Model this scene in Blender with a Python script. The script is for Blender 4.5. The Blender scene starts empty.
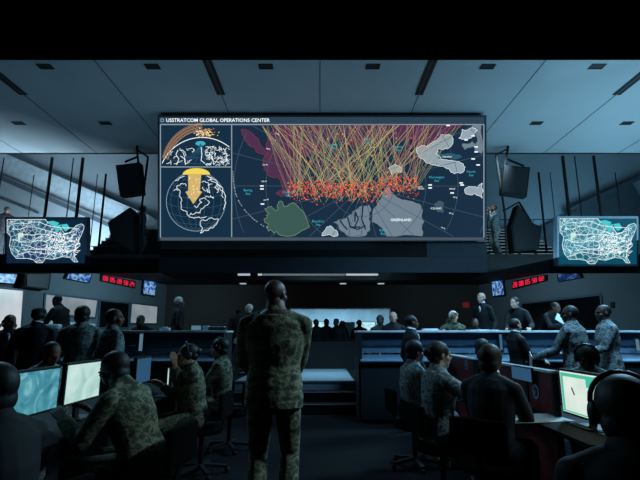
import bpy, bmesh, math, random
from mathutils import Vector, Matrix
R = math.radians
random.seed(7)
scn = bpy.context.scene
COL = scn.collection

# ---------------------------------------------------------------- camera, world, exposure, large lights
F = 450.0                       # focal length in pixels at 640x480
PITCH = R(11.7)
EYE = Vector((0, 0, 1.4))
cam_data = bpy.data.cameras.new('camera'); cam_data.sensor_width = 36; cam_data.lens = F / 640 * 36
cam_data.clip_end = 200; cam_data.clip_start = .05
cam = bpy.data.objects.new('camera', cam_data); COL.objects.link(cam)
cam.location = EYE; cam.rotation_euler = (math.pi / 2 + PITCH, 0, 0)
scn.camera = cam
scn.view_settings.view_transform = 'Standard'; scn.view_settings.look = 'None'
scn.view_settings.gamma = 1; scn.view_settings.use_curve_mapping = False
scn.view_settings.exposure = 0.0
world = bpy.data.worlds.new('world'); scn.world = world; world.use_nodes = True
bg = world.node_tree.nodes['Background']; bg.inputs[0].default_value = (.25, .55, .8, 1); bg.inputs[1].default_value = .006

def area(name, loc, target, sx, sy, power, col, spread=180):
    l = bpy.data.lights.new(name, 'AREA'); l.shape = 'RECTANGLE'; l.size = sx; l.size_y = sy
    l.energy = power; l.color = col; l.spread = R(spread)
    o = bpy.data.objects.new(name, l); COL.objects.link(o); o.location = loc
    o.rotation_euler = (Vector(target) - Vector(loc)).to_track_quat('-Z', 'Y').to_euler()
    return o
CY = (.42, .78, 1.0)
area('ceiling_fill', (-3.5, 11.0, 3.6), (-3.5, 11.0, 9), 10, 5, 62, (.32, .68, .95))  # added fill aimed up to brighten the ceiling, no fixture of the hall
area('ceiling_fill', (8.5, 10.5, 3.8), (7.4, 10.3, 9), 7, 6, 350, (.34, .74, 1.0))  # stronger added fill for the brighter right half of the ceiling
area('mezzanine_fill', (-8.6, 15.0, 4.2), (-11.0, 16.9, 7.2), 4.5, 1.0, 420, (.55, .82, 1.0))  # added light to lift the left balcony wall, no known lamp
area('mezzanine_fill', (8.6, 15.0, 4.3), (9.6, 16.9, 7.4), 5, 1.0, 85, (.26, .68, 1.0))  # weaker added light for the right balcony wall
area('pit_fill', (6.8, 9.5, 6.6), (3.2, 5.2, 1.0), 2.4, 2.4, 390, (.36, .76, 1.0), 120)  # added light from upper right on people and desks, no known fixture
area('pit_fill', (-6.0, 9.5, 6.6), (-3.2, 6.0, 1.0), 2.4, 2.4, 95, (.36, .74, 1.0), 120)  # added fill for the standing group at left
area('pit_fill', (4.0, 4.6, 6.8), (4.2, 8.2, .8), 4.5, .8, 190, (.30, .66, 1.0), 90)  # added fill for the front of the right counter
area('lower_wall_fill', (-5.4, 15.2, 3.45), (-8.6, 17.6, 2.7), 1.6, .5, 120, (.42, .80, 1.0))  # added wash to brighten the left splayed wall, no known lamp
area('lower_wall_fill', (5.4, 15.2, 3.45), (8.6, 17.6, 2.7), 1.6, .5, 70, (.42, .80, 1.0))  # added wash for the right splayed wall
area('lower_wall_fill', (0, 14.6, 3.5), (0, 21.5, 2.6), 9, .6, 14, (.85, .82, .80))  # faint added wash for the brown back wall
area('balcony_fill', (5.7, 13.0, 7.0), (5.35, 14.1, 4.7), .4, .4, 12, (.5, .8, .95), 40)  # added spot to brighten the camouflaged person on the balcony
area('aisle_fill', (.1, 10.3, 3.4), (.1, 10.5, .5), 1.4, .5, 26, (.42, .78, 1.0), 70)  # added light that makes the pale band on the aisle floor
area('officer_fill', (3.6, 3.0, 4.0), (.0, 3.6, 1.1), .5, .5, 10, (.50, .80, .95), 40)  # added light for the right side of the central officer

# ---------------------------------------------------------------- pixel helpers (only to measure the place off the photograph)
FW = Vector((0, math.cos(PITCH), math.sin(PITCH))); UP = Vector((0, -math.sin(PITCH), math.cos(PITCH))); RT = Vector((1, 0, 0))
def ray(px, py): return (FW + RT * ((px - 320) / F) + UP * ((240 - py) / F))
def at(px, py, Y):
    d = ray(px, py); return EYE + d * (Y / d.y)
def hit(px, py, p0, n):
    d = ray(px, py); n = Vector(n); return EYE + d * ((Vector(p0) - EYE).dot(n) / d.dot(n))

# ---------------------------------------------------------------- materials
def lin(c):
    return tuple((v / 12.92 if v <= .04045 else ((v + .055) / 1.055) ** 2.4) for v in [x / 255 for x in c]) + (1,)
MATS = {}
def mat(name, rgb, rough=.6, metal=0, emit=None, strength=1.0, noise=.15, scale=6, bump=0, spec=.4):
    m = bpy.data.materials.new(name); m.use_nodes = True; nt = m.node_tree; b = nt.nodes['Principled BSDF']
    b.inputs['Roughness'].default_value = rough; b.inputs['Metallic'].default_value = metal
    b.inputs['Specular IOR Level'].default_value = spec
    c = lin(rgb)
    tc = nt.nodes.new('ShaderNodeTexCoord'); nz = nt.nodes.new('ShaderNodeTexNoise'); nz.inputs['Scale'].default_value = scale
    nz.inputs['Detail'].default_value = 4
    nt.links.new(tc.outputs['Object'], nz.inputs['Vector'])
    rp = nt.nodes.new('ShaderNodeValToRGB'); nt.links.new(nz.outputs['Fac'], rp.inputs['Fac'])
    rp.color_ramp.elements[0].position = .3; rp.color_ramp.elements[1].position = .7
    rp.color_ramp.elements[0].color = tuple(v * (1 - noise) for v in c[:3]) + (1,)
    rp.color_ramp.elements[1].color = tuple(min(1, v * (1 + noise)) for v in c[:3]) + (1,)
    nt.links.new(rp.outputs['Color'], b.inputs['Base Color'])
    if bump:
        bp = nt.nodes.new('ShaderNodeBump'); bp.inputs['Strength'].default_value = bump; bp.inputs['Distance'].default_value = .02
        nt.links.new(nz.outputs['Fac'], bp.inputs['Height']); nt.links.new(bp.outputs['Normal'], b.inputs['Normal'])
    if emit:
        b.inputs['Emission Color'].default_value = lin(emit); b.inputs['Emission Strength'].default_value = strength
    MATS[name] = m; return m
def glow(name, rgb, strength=1.0):
    m = mat(name, (5, 5, 6), .4, emit=rgb, strength=strength, noise=0, spec=.1); return m

def camo(name, cols, scale=8):
    m = mat(name, (90, 95, 80), .85, bump=.6, scale=14); nt = m.node_tree; b = nt.nodes['Principled BSDF']
    tc = nt.nodes.new('ShaderNodeTexCoord'); mp = nt.nodes.new('ShaderNodeMapping'); mp.inputs['Scale'].default_value = (1, 1, 1.5)
    nt.links.new(tc.outputs['Object'], mp.inputs['Vector'])
    n = nt.nodes.new('ShaderNodeTexNoise'); n.inputs['Scale'].default_value = scale; n.inputs['Detail'].default_value = 3; n.inputs['Roughness'].default_value = .55
    nt.links.new(mp.outputs['Vector'], n.inputs['Vector'])
    r = nt.nodes.new('ShaderNodeValToRGB'); r.color_ramp.interpolation = 'CONSTANT'
    pos = [0, .41, .47, .53, .60]
    e = r.color_ramp.elements
    e[0].position = 0; e[0].color = lin(cols[0]); e[1].position = pos[1]; e[1].color = lin(cols[1])
    for k in range(2, 5):
        x = e.new(pos[k]); x.color = lin(cols[k])
    nt.links.new(n.outputs['Fac'], r.inputs['Fac']); nt.links.new(r.outputs['Color'], b.inputs['Base Color'])
    return m

def screen_noise(name, stops, scale=6, detail=6, strength=1.0, voronoi=None, line=(220, 235, 240), dist=0.0):
    """a display: a procedural picture that it gives off"""
    m = bpy.data.materials.new(name); m.use_nodes = True; nt = m.node_tree; b = nt.nodes['Principled BSDF']
    b.inputs['Base Color'].default_value = (.01, .01, .012, 1); b.inputs['Roughness'].default_value = .3
    tc = nt.nodes.new('ShaderNodeTexCoord'); n = nt.nodes.new('ShaderNodeTexNoise')
    n.inputs['Scale'].default_value = scale; n.inputs['Detail'].default_value = detail; n.inputs['Distortion'].default_value = dist
    nt.links.new(tc.outputs['Object'], n.inputs['Vector'])
    r = nt.nodes.new('ShaderNodeValToRGB'); e = r.color_ramp.elements
    e[0].position, e[0].color = stops[0][0], lin(stops[0][1]); e[1].position, e[1].color = stops[1][0], lin(stops[1][1])
    for p, c in stops[2:]:
        x = e.new(p); x.color = lin(c)
    nt.links.new(n.outputs['Fac'], r.inputs['Fac']); out = r.outputs['Color']
    if voronoi:
        for vs, w in voronoi:
            v = nt.nodes.new('ShaderNodeTexVoronoi'); v.feature = 'DISTANCE_TO_EDGE'; v.inputs['Scale'].default_value = vs
            nt.links.new(tc.outputs['Object'], v.inputs['Vector'])
            lt = nt.nodes.new('ShaderNodeMath'); lt.operation = 'LESS_THAN'; lt.inputs[1].default_value = w
            nt.links.new(v.outputs['Distance'], lt.inputs[0])
            mx = nt.nodes.new('ShaderNodeMix'); mx.data_type = 'RGBA'; mx.inputs['B'].default_value = lin(line)
            nt.links.new(lt.outputs[0], mx.inputs['Factor']); nt.links.new(out, mx.inputs['A']); out = mx.outputs['Result']
    nt.links.new(out, b.inputs['Emission Color']); b.inputs['Emission Strength'].default_value = strength
    MATS[name] = m; return m

M_black = mat('black_matte', (13, 14, 16), .8)
M_soffit = mat('added_soffit_black', (4, 4, 5), 1.0, spec=.0)  # matte black of the added soffit
M_dark = mat('charcoal_plastic', (24, 27, 31), .5)
M_metal = mat('dark_steel', (40, 44, 50), .4, .7)
M_ceiling = mat('ceiling_panel_paint', (150, 156, 160), .9, noise=.05, scale=.6)
M_ceildark = mat('slot_black', (8, 9, 11), .8)
M_seam = mat('seam_grey', (40, 46, 52), .9)
M_wall = mat('blue_grey_wall_paint', (98, 106, 112), .9, noise=.06, scale=1)
M_upwall = mat('upper_wall_paint', (135, 142, 148), .8, noise=.12, scale=.5)
M_stringer = mat('stringer_paint', (62, 70, 76), .8)
M_stringer_l = mat('stringer_light_paint', (170, 178, 184), .7)
M_fascia = mat('dark_blue_fascia', (34, 46, 56), .55)
M_carpet = mat('dark_carpet', (16, 18, 21), .95, scale=40, bump=.4, spec=.1)
M_stepf = mat('step_floor_grey', (105, 120, 130), .5)
M_nosing = mat('step_nosing_metal', (120, 125, 130), .4, .5)
M_counter = mat('counter_top_laminate', (205, 214, 220), .35)
M_navy = mat('navy_counter_panel', (38, 60, 80), .5)
M_navy2 = mat('blue_laminate', (92, 116, 136), .45)
M_deskdark = mat('dark_desk_laminate', (13, 15, 18), .7, spec=.15)
M_redwood = mat('red_brown_wood', (104, 35, 40), .45, scale=9, noise=.3)
M_frontp = mat('dark_blue_laminate', (20, 28, 36), .6)
M_glassy = mat('smoked_glass', (20, 25, 28), .15)
M_paper = mat('white_paper', (225, 232, 236), .7, noise=.03)
M_white = mat('white_plastic', (190, 200, 205), .5)
M_frame = mat('screen_bezel_grey', (66, 80, 92), .45)
M_frame_l = mat('screen_bezel_light_grey', (120, 134, 146), .45)
M_seal = mat('silver_seal', (170, 180, 190), .4)
M_sealb = mat('blue_seal', (45, 60, 90), .5)
M_chair = mat('black_chair_fabric', (9, 10, 11), 1.0, spec=.05)
M_skinA = mat('brown_skin', (104, 72, 58), .55, noise=.08)
M_skinB = mat('fair_skin', (190, 150, 132), .55, noise=.06)
M_skinC = mat('deep_brown_skin', (66, 46, 40), .5, noise=.08)
M_camo = camo('camouflage_cloth', [(40, 42, 33), (72, 78, 60), (118, 116, 92), (58, 68, 52), (96, 98, 76)], 9)
M_camog = camo('grey_camouflage_cloth', [(60, 68, 70), (100, 111, 113), (142, 150, 148), (78, 90, 94), (126, 136, 136)], 11)
M_camot = mat('camouflage_trouser_belt', (50, 52, 42), .9)
M_navyc = mat('navy_uniform_cloth', (13, 19, 34), .8, bump=.3)
M_suit = mat('black_suit_cloth', (9, 10, 15), .8, bump=.3)
M_boot = mat('tan_boot_leather', (80, 68, 52), .7)
M_shoe = mat('black_shoe_leather', (10, 10, 11), .4)
M_hairb = mat('black_hair', (12, 11, 11), .6, scale=60, noise=.5)
M_hairn = mat('dark_brown_hair', (34, 24, 20), .6, scale=60, noise=.4)
M_hairw = mat('white_hair', (215, 215, 212), .7)
M_shirt = mat('white_shirt_cloth', (215, 222, 228), .7)
M_eye = mat('eye_dark', (10, 8, 8), .2)

def woodmat():
    m = mat('brown_wood_panelling', (58, 44, 36), .6); nt = m.node_tree; b = nt.nodes['Principled BSDF']
    tc = nt.nodes.new('ShaderNodeTexCoord'); mp = nt.nodes.new('ShaderNodeMapping'); mp.inputs['Scale'].default_value = (.5, .5, 7)
    n = nt.nodes.new('ShaderNodeTexNoise'); n.inputs['Scale'].default_value = 3
    r = nt.nodes.new('ShaderNodeValToRGB'); r.color_ramp.elements[0].color = lin((40, 34, 30)); r.color_ramp.elements[1].color = lin((58, 48, 42))
    nt.links.new(tc.outputs['Object'], mp.inputs['Vector']); nt.links.new(mp.outputs['Vector'], n.inputs['Vector'])
    nt.links.new(n.outputs['Fac'], r.inputs['Fac']); nt.links.new(r.outputs['Color'], b.inputs['Base Color']); return m
M_wood = woodmat()

# ---------------------------------------------------------------- mesh builder
class MB:
    def __init__(s): s.v = []; s.f = []; s.mi = []; s.mats = []
    def slot(s, m):
        if m not in s.mats: s.mats.append(m)
        return s.mats.index(m)
    def add(s, vs, fs, m=None):
        k = len(s.v); s.v += [Vector(v) for v in vs]; s.f += [tuple(i + k for i in f) for f in fs]
        s.mi += [s.slot(m) if m else 0] * len(fs); return s
    def box(s, lo, hi, m=None, mtx=None):
        x0, y0, z0 = lo; x1, y1, z1 = hi
        vs = [Vector(p) for p in ((x0,y0,z0),(x1,y0,z0),(x1,y1,z0),(x0,y1,z0),(x0,y0,z1),(x1,y0,z1),(x1,y1,z1),(x0,y1,z1))]
        if mtx: vs = [mtx @ v for v in vs]
        return s.add(vs, [(0,3,2,1),(4,5,6,7),(0,1,5,4),(1,2,6,5),(2,3,7,6),(3,0,4,7)], m)
    def tube(s, pts, rad, n=8, m=None):
        loft(s, pts, [(r, r) for r in (rad if isinstance(rad, (list, tuple)) else [rad] * len(pts))], n=n, m=m); return s
    def beam(s, a, b, w, d, m=None):
        a = Vector(a); b = Vector(b); z = (b - a).normalized(); q = z.to_track_quat('Z', 'Y').to_matrix().to_4x4()
        q.translation = a; return s.box((-w/2, -d/2, 0), (w/2, d/2, (b - a).length), m, q)
    def build(s, name, m=None, parent=None, smooth=False, bevel=0):
        me = bpy.data.meshes.new(name); me.from_pydata([tuple(v) for v in s.v], [], s.f)
        for q in ([m] if m else []) if not s.mats else s.mats: me.materials.append(q)
        if s.mats:
            for p, i in zip(me.polygons, s.mi): p.material_index = i
        if smooth:
            for p in me.polygons: p.use_smooth = True
        me.update()
        o = bpy.data.objects.new(name, me); COL.objects.link(o)
        if bevel:
            b = o.modifiers.new('bevel', 'BEVEL'); b.width = bevel; b.segments = 2; b.limit_method = 'ANGLE'
        if parent: o.parent = parent
        return o

def loft(mb, pts, rads, side=(1, 0, 0), n=12, m=None, ends=True):
    pts = [Vector(p) for p in pts]; side = Vector(side); vs = []; fs = []
    N = len(pts)
    for i, p in enumerate(pts):
        t = (pts[min(i + 1, N - 1)] - pts[max(i - 1, 0)]).normalized()
        sd = side - t * side.dot(t)
        if sd.length < .05: sd = Vector((0, 1, 0)) - t * t.y
        if sd.length < .05: sd = Vector((0, 0, 1)) - t * t.z
        sd.normalize(); o = t.cross(sd)
        a, b = rads[i]
        for k in range(n):
            w = 2 * math.pi * k / n; vs.append(p + sd * (a * math.cos(w)) + o * (b * math.sin(w)))
    for i in range(N - 1):
        for k in range(n):
            k2 = (k + 1) % n; fs.append((i*n+k, i*n+k2, (i+1)*n+k2, (i+1)*n+k))
    fs.append(tuple(reversed(range(n)))); fs.append(tuple((N-1)*n+k for k in range(n)))
    mb.add(vs, fs, m); return mb

def ellipsoid(mb, c, r, rot=None, nu=14, nv=9, m=None):
    c = Vector(c); vs = []; fs = []
    for j in range(1, nv):
        ph = math.pi * j / nv
        for i in range(nu):
            th = 2*math.pi*i/nu; v = Vector((r[0]*math.sin(ph)*math.cos(th), r[1]*math.sin(ph)*math.sin(th), r[2]*math.cos(ph)))
            vs.append(v)
    vs.append(Vector((0,0,r[2]))); vs.append(Vector((0,0,-r[2])))
    if rot: vs = [rot @ v for v in vs]
    vs = [v + c for v in vs]
    for j in range(nv-2):
        for i in range(nu):
            i2 = (i+1) % nu; fs.append((j*nu+i, (j+1)*nu+i, (j+1)*nu+i2, j*nu+i2))
    T = (nv-1)*nu
    for i in range(nu):
        fs.append((T, i, (i+1) % nu)); fs.append((T+1, (nv-2)*nu+(i+1) % nu, (nv-2)*nu+i))
    mb.add(vs, fs, m); return mb

def remesh(mb, name, m, parent, vox, smooth=2):
    o = mb.build(name, m, None)
    r = o.modifiers.new('r', 'REMESH'); r.mode = 'VOXEL'; r.voxel_size = vox; r.use_smooth_shade = True
    s = o.modifiers.new('s', 'SMOOTH'); s.factor = .5; s.iterations = smooth
    dg = bpy.context.evaluated_depsgraph_get(); me = bpy.data.meshes.new_from_object(o.evaluated_get(dg))
    old = o.data; o.modifiers.clear(); o.data = me; bpy.data.meshes.remove(old); me.name = name
    if not me.materials: me.materials.append(m)
    for p in me.polygons: p.use_smooth = True
    if parent: o.parent = parent
    return o

def tag(o, label=None, cat=None, group=None, kind=None):
    if label: o['label'] = label
    if cat: o['category'] = cat
    if group: o['group'] = group
    if kind: o['kind'] = kind
    return o
def empty(name, loc, rz=0, label=None, cat=None, group=None):
    o = bpy.data.objects.new(name, None); COL.objects.link(o); o.location = loc; o.rotation_euler = (0, 0, R(rz)); o.empty_display_size = .1
    return tag(o, label, cat, group)
def structure(mb, name, m, **k): return tag(mb.build(name, m, **k), kind='structure')
def dup(root, loc, rz, label, group=None):
    r = root.copy(); COL.objects.link(r); r.location = loc; r.rotation_euler = (0, 0, R(rz)); r['label'] = label
    if group: r['group'] = group
    for ch in list(root.children):
        c = ch.copy(); COL.objects.link(c); c.parent = r
        for g in ch.children:
            d = g.copy(); COL.objects.link(d); d.parent = c
    return r

# ---------------------------------------------------------------- the shell of the hall
CZ = 7.2
structure(MB().box((-13, -3, -.2), (13, 10.3, 0)), 'floor', M_carpet)
structure(MB().box((-1.62, 8.95, 0), (.66, 12.0, .504)), 'floor', M_stepf)
structure(MB().box((-1.6, 8.65, 0), (.64, 8.95, .34)).box((-1.6, 8.35, 0), (.64, 8.65, .17)), 'floor', M_carpet)
structure(MB().box((-13, 21.3, .3), (13, 28, .5)), 'floor', M_stepf)
structure(MB().box((-13, 8.96, 0), (13, 21.4, .5)), 'floor', M_carpet)
structure(MB().box((-1.6, 8.93, .48), (.64, 8.965, .51)).box((-1.6, 8.63, .33), (.64, 8.66, .345)).box((-1.6, 8.33, .16), (.64, 8.36, .176)), 'trim_1', M_nosing)
c = MB().box((-14, 3.0, CZ), (14, 14.0, CZ + .25)); structure(c, 'ceiling', M_ceiling)
structure(MB().box((-14, 14.0, 8.7), (14, 19, 8.9)), 'ceiling', M_ceiling)
structure(MB().box((-14, 13.9, CZ), (14, 14.0, 8.9)), 'ceiling', M_ceiling)
# low black soffit invented over the viewer to keep the top of the view dark
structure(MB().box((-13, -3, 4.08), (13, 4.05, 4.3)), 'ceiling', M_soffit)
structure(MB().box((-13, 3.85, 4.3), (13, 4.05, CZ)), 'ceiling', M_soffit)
for k, x in enumerate((-9.8, -7.35, -4.9, -2.45, 0, 2.45, 4.9, 7.35, 9.8)):
    structure(MB().box((x - .008, 4.1, CZ - .008), (x + .008, 13.95, CZ + .01)), 'trim_%d' % (k + 2), M_seam)
wb = MB().box((-14, 17.0, 3.77), (14, 17.2, 8.9)); structure(wb, 'wall_back', M_upwall)
for s, nm in ((-1, 'wall_left'), (1, 'wall_right')):
    structure(MB().box((min(s*13, s*13.2), -3, 0), (max(s*13, s*13.2), 19, 8.9)), nm, M_wall)
structure(MB().box((-13, -3.2, 0), (13, -3, 8)), 'wall_front', M_black)
# mezzanine floor slab and its front fascia
structure(MB().box((-13, 13.7, 3.67), (13, 17.1, 3.77)), 'floor', M_dark)
structure(MB().box((-13, 17.1, 3.67), (13, 22.0, 3.77)), 'ceiling', M_black)
fz0 = at(320, 273, 13.6).z
structure(MB().box((-13, 13.55, fz0), (13, 13.7, 3.77)), 'trim_20', M_black)

# lower back wall, brown wood, with the wide opening to the lit room
BY = 21.5
xl = at(166, 300, BY).x; xr = at(480, 300, BY).x
ox0 = at(290, 320, BY).x; ox1 = at(390, 320, BY).x; oz = at(320, 309, BY).z
w = MB().box((xl - .4, BY, 0), (ox0, BY + .2, 3.9)).box((ox1, BY, 0), (xr + .4, BY + .2, 3.9)).box((ox0, BY, oz), (ox1, BY + .2, 3.9))
structure(w, 'wall_back', M_wood)
t = MB().box((ox1 - .02, BY - .04, .5), (ox1 + .05, BY + .22, oz)).box((ox0, BY - .04, oz), (ox1, BY, oz + .04)); structure(t, 'trim_21', M_white)
# room beyond the opening
M_farwall = mat('pale_blue_wall', (118, 140, 152), .9, noise=.2, scale=1.2)
structure(MB().box((-6, 28, 0), (8, 28.2, 3.6)).box((-6, 21.7, 0), (-5.8, 28, 3.6)).box((8, 21.7, 0), (8.2, 28, 3.6)), 'wall_back', M_farwall)
structure(MB().box((-6, 21.7, 3.2), (8, 28, 3.4)), 'ceiling', M_farwall)
area('room_ceiling_light', (1.0, 25.5, 3.1), (1.0, 25.5, 0), 7, 3, 560, (.55, .86, 1.0))

# splayed side walls with their lit windows
LA = Vector((-9.9, 13.72, 0)); LB = Vector((at(166, 300, BY).x, BY, 0))
RA = Vector((9.9, 13.72, 0)); RB = Vector((at(480, 300, BY).x, BY, 0))
def wall_on(A, B, z0, z1, name):
    d = (B - A).normalized(); n = Vector((d.y, -d.x, 0))
    if n.x * A.x > 0: n = -n          # n points into the hall
    mb = MB(); o = -n * .15
    vs = []
    for z in (z0, z1):
        for p in (A, B, B + o, A + o): vs.append(Vector((p.x, p.y, z)))
    mb.add(vs, [(0,1,5,4),(1,2,6,5),(2,3,7,6),(3,0,4,7),(4,5,6,7),(3,2,1,0)])
    structure(mb, name, M_wall); return n, d
LN, LD = wall_on(LA, LB, .5, 3.67, 'wall_left'); RN, RD = wall_on(RA, RB, .5, 3.67, 'wall_right')
for A, s in ((LA, -1), (RA, 1)):
    structure(MB().box((min(A.x, s*13), 13.72, .5), (max(A.x, s*13), 13.9, 3.67)), 'wall_left' if s < 0 else 'wall_right', M_wall)

def quad_px(corners, A, n, off=.0):
    return [hit(x, y, A + n * off, n) for x, y in corners]
def slab(mb, q, n, d, m=None):
    """a flat plate of outline q standing d out of the wall along n"""
    q = [Vector(p) for p in q]; k = len(q); vs = q + [p + Vector(n) * d for p in q]
    fs = [tuple(range(k)), tuple(reversed(range(k, 2*k)))] + [(i, k+i, k+(i+1) % k, (i+1) % k) for i in range(k)]
    mb.add(vs, fs, m); return mb

M_win = screen_noise('lit_white_blind', [(.3, (176, 190, 198)), (.7, (215, 222, 226))], 1.2, 2, .85)
M_win2 = screen_noise('lit_grey_blind', [(.3, (118, 132, 142)), (.7, (158, 168, 176))], 1.0, 2, .8)
M_wincy = glow('lit_cyan_glass', (110, 165, 175), .75)
M_windark = mat('dark_window_glass', (8, 10, 12), .2)
def window(idx, corners, A, n, m, lower=None):
    q = quad_px(corners, A, n, .01); e = MB(); slab(e, q, n, .02, m); o = e.build('window_%d' % idx); tag(o, kind='structure')
    f = MB(); c = [hit(x, y, A + n*.01, n) for x, y in corners]
    for i in range(4): f.beam(c[i], c[(i+1) % 4], .06, .07)
    f.build('window_frame', M_frame, o)
    if lower:
        g = MB(); slab(g, quad_px(lower, A, n, .015), n, .02); g.build('window_pane', M_wincy, o)
window(1, [(-12, 286.6), (23.6, 290), (20.5, 334), (-12, 334)], LA, LN, M_win)
window(2, [(45, 293.5), (97.6, 299.8), (95, 318), (43.5, 313.5)], LA, LN, M_win2, [(42, 320), (95, 324), (94, 335), (41, 334)])
window(3, [(131, 303), (157.5, 306), (156.5, 324), (129.5, 323.5)], LA, LN, M_win2)
window(4, [(601, 294.5), (522, 303.5), (522, 331), (604, 331)], RA, RN, M_windark)
window(5, [(99.5, 300.3), (129, 303), (128, 328), (98, 328)], LA, LN, M_windark)
o = MB(); slab(o, quad_px([(611, 302), (615, 302), (615, 308), (611, 308)], RA, RN), RN, .03); tag(o.build('light_switch', M_black), 'small black switch plate on the blue-grey wall at far right', 'switch')

# ---------------------------------------------------------------- the ceiling: recessed downlights and slots
def dl(x, y, label):
    r = empty('recessed_downlight', (x, y, CZ), 0, label, 'ceiling light', 'recessed downlights in the hall ceiling')
    MB().box((-.16, -.1, -.012), (.16, -.07, .0)).box((-.16, .07, -.012), (.16, .1, 0)).box((-.16, -.07, -.012), (-.13, .07, 0)).box((.13, -.07, -.012), (.16, .07, 0)).build('trim_ring', M_ceildark, r)
    MB().box((-.13, -.07, -.006), (.13, .07, -.002)).build('lamp_recess', M_ceildark, r)
    return r
names = ['leftmost', 'second from left', 'just left of centre', 'just right of centre', 'second from right', 'rightmost']
for x, nm in zip((-6.1, -3.72, -1.2, 1.17, 3.72, 6.15), names): dl(x, 9.0, 'dark recessed downlight in the nearer ceiling row, ' + nm)
for x, nm in zip((-8.5, -6.05, 6.1, 8.65), ('far left end', 'beside the screen on its left', 'beside the screen on its right', 'far right end')):
    dl(x, 11.75, 'dark recessed downlight in the farther ceiling row, ' + nm)
def slot(x, y0, y1, label):
    r = empty('ceiling_slot', (x, (y0+y1)/2, CZ), 0, label, 'ceiling slot', 'long black slots in the ceiling')
    L = (y1-y0)/2
    for dx in (-.065, .065): MB().box((dx-.035, -L, -.018), (dx+.035, L, -.001)).build('slot_channel', M_ceildark, r)
    MB().box((-.025, -L, -.013), (.025, L, -.002)).build('centre_bar', M_metal, r)
slot(-2.45, 7.2, 10.2, 'long double black ceiling slot above the left part of the big screen')
slot(2.45, 7.2, 10.2, 'long double black ceiling slot above the right part of the big screen')
slot(-7.35, 7.4, 10.2, 'long double black ceiling slot at the far left of the ceiling')
slot(7.35, 7.4, 10.2, 'long double black ceiling slot at the far right of the ceiling')

# ---------------------------------------------------------------- screen drawing helpers
class Board:
    """a flat display; drawn in photo units over its own plane"""
    def __init__(s, O, u, v, n, cx, cy, sc): s.O = Vector(O); s.u = Vector(u); s.v = Vector(v); s.n = Vector(n); s.cx = cx; s.cy = cy; s.sc = sc; s.mb = MB(); s.k = 0
    def p(s, x, y, d): return s.O + s.u * ((x - s.cx) * s.sc) + s.v * ((s.cy - y) * s.sc) + s.n * d
    def poly(s, pts, m, d):
        vs = [s.p(x, y, d) for x, y in pts]
        from mathutils.geometry import tessellate_polygon
        tr = tessellate_polygon([[Vector((x, -y, 0)) for x, y in pts]])
        s.mb.add(vs, [tuple(t) for t in tr], m)
    def line(s, pts, w, m, d):
        for (x0, y0), (x1, y1) in zip(pts, pts[1:]):
            dx, dy = x1-x0, y1-y0; L = math.hypot(dx, dy) or 1; nx, ny = -dy/L*w/2, dx/L*w/2
            s.mb.add([s.p(x0+nx, y0+ny, d), s.p(x1+nx, y1+ny, d), s.p(x1-nx, y1-ny, d), s.p(x0-nx, y0-ny, d)], [(0,1,2,3)], m)
    def rect(s, x0, y0, x1, y1, m, d): s.mb.add([s.p(x0,y1,d), s.p(x1,y1,d), s.p(x1,y0,d), s.p(x0,y0,d)], [(0,1,2,3)], m)
    def text(s, txt, x, y, size, m, d, align='CENTER', bold=0, rot=0):
        c = bpy.data.curves.new('t', 'FONT'); c.body = txt; c.size = size; c.align_x = align; c.align_y = 'CENTER'; c.offset = bold; c.resolution_u = 2
        o = bpy.data.objects.new('t', c); COL.objects.link(o); dg = bpy.context.evaluated_depsgraph_get()
        me = bpy.data.meshes.new_from_object(o.evaluated_get(dg)); ca, sa = math.cos(R(rot)), math.sin(R(rot))
        s.mb.add([s.p(x + v.co.x*ca - v.co.y*sa, y - v.co.x*sa - v.co.y*ca, d) for v in me.vertices], [tuple(p.vertices) for p in me.polygons], m)
        bpy.data.objects.remove(o); bpy.data.curves.remove(c); bpy.data.meshes.remove(me)

# ---------------------------------------------------------------- the big wall screen (leans forward at the top)
SC = 12.0 / F
SO = EYE + FW * 12.0
big = empty('wall_screen', SO, 0, 'huge wide wall screen with an Arctic missile map above the hall', 'screen')
def scr(px, py, d=0): return RT * ((px-320)*SC) + UP * ((240-py)*SC) - FW * d
def plate(x0, y0, x1, y1, d0, d1, m, name, parent):
    mb = MB(); vs = [scr(x, y, d) for d in (d0, d1) for x, y in ((x0,y1),(x1,y1),(x1,y0),(x0,y0))]
    mb.add(vs, [(3,2,1,0),(4,5,6,7),(0,1,5,4),(1,2,6,5),(2,3,7,6),(3,0,4,7)]); return mb.build(name, m, parent)
plate(157.6, 115.0, 486.6, 241.0, -.35, -.01, M_frame, 'housing', big)
M_hdr = glow('header_bar_glow', (46, 68, 84), .95)
B = Board((0,0,0), RT, UP, -FW, 320, 240, SC)
G = lambda n, c, s=1.0: glow(n, c, s)
m_bg = G('map_sea', (25, 46, 66)); m_bg2 = G('globe_sea', (21, 47, 68)); m_purple = G('map_purple', (80, 48, 78)); m_green = G('map_green', (60, 90, 84))
m_grey = G('map_grey_land', (112, 130, 144)); m_lgrey = G('map_light_land', (148, 166, 178)); m_grat = G('graticule', (62, 88, 106)); m_wht = G('map_white', (230, 240, 244), 1.25)
m_cy = G('map_cyan', (60, 170, 190), 1.1); m_red = G('warhead_red', (235, 78, 52), 1.15); m_or = G('warhead_orange', (232, 140, 66), 1.1); m_yel = G('track_yellow', (196, 186, 120)); m_ylg = G('track_green_yellow', (134, 156, 110)); m_pink = G('track_pink', (170, 110, 118)); m_tan = G('track_tan', (196, 160, 120))
m_ylw = G('yellow_cap', (226, 202, 84), 1.15); m_arr = G('arrow_tan', (204, 172, 106), 1.1); m_rim = G('panel_rim', (140, 160, 174)); m_teal = G('globe_teal', (36, 92, 116))
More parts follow.
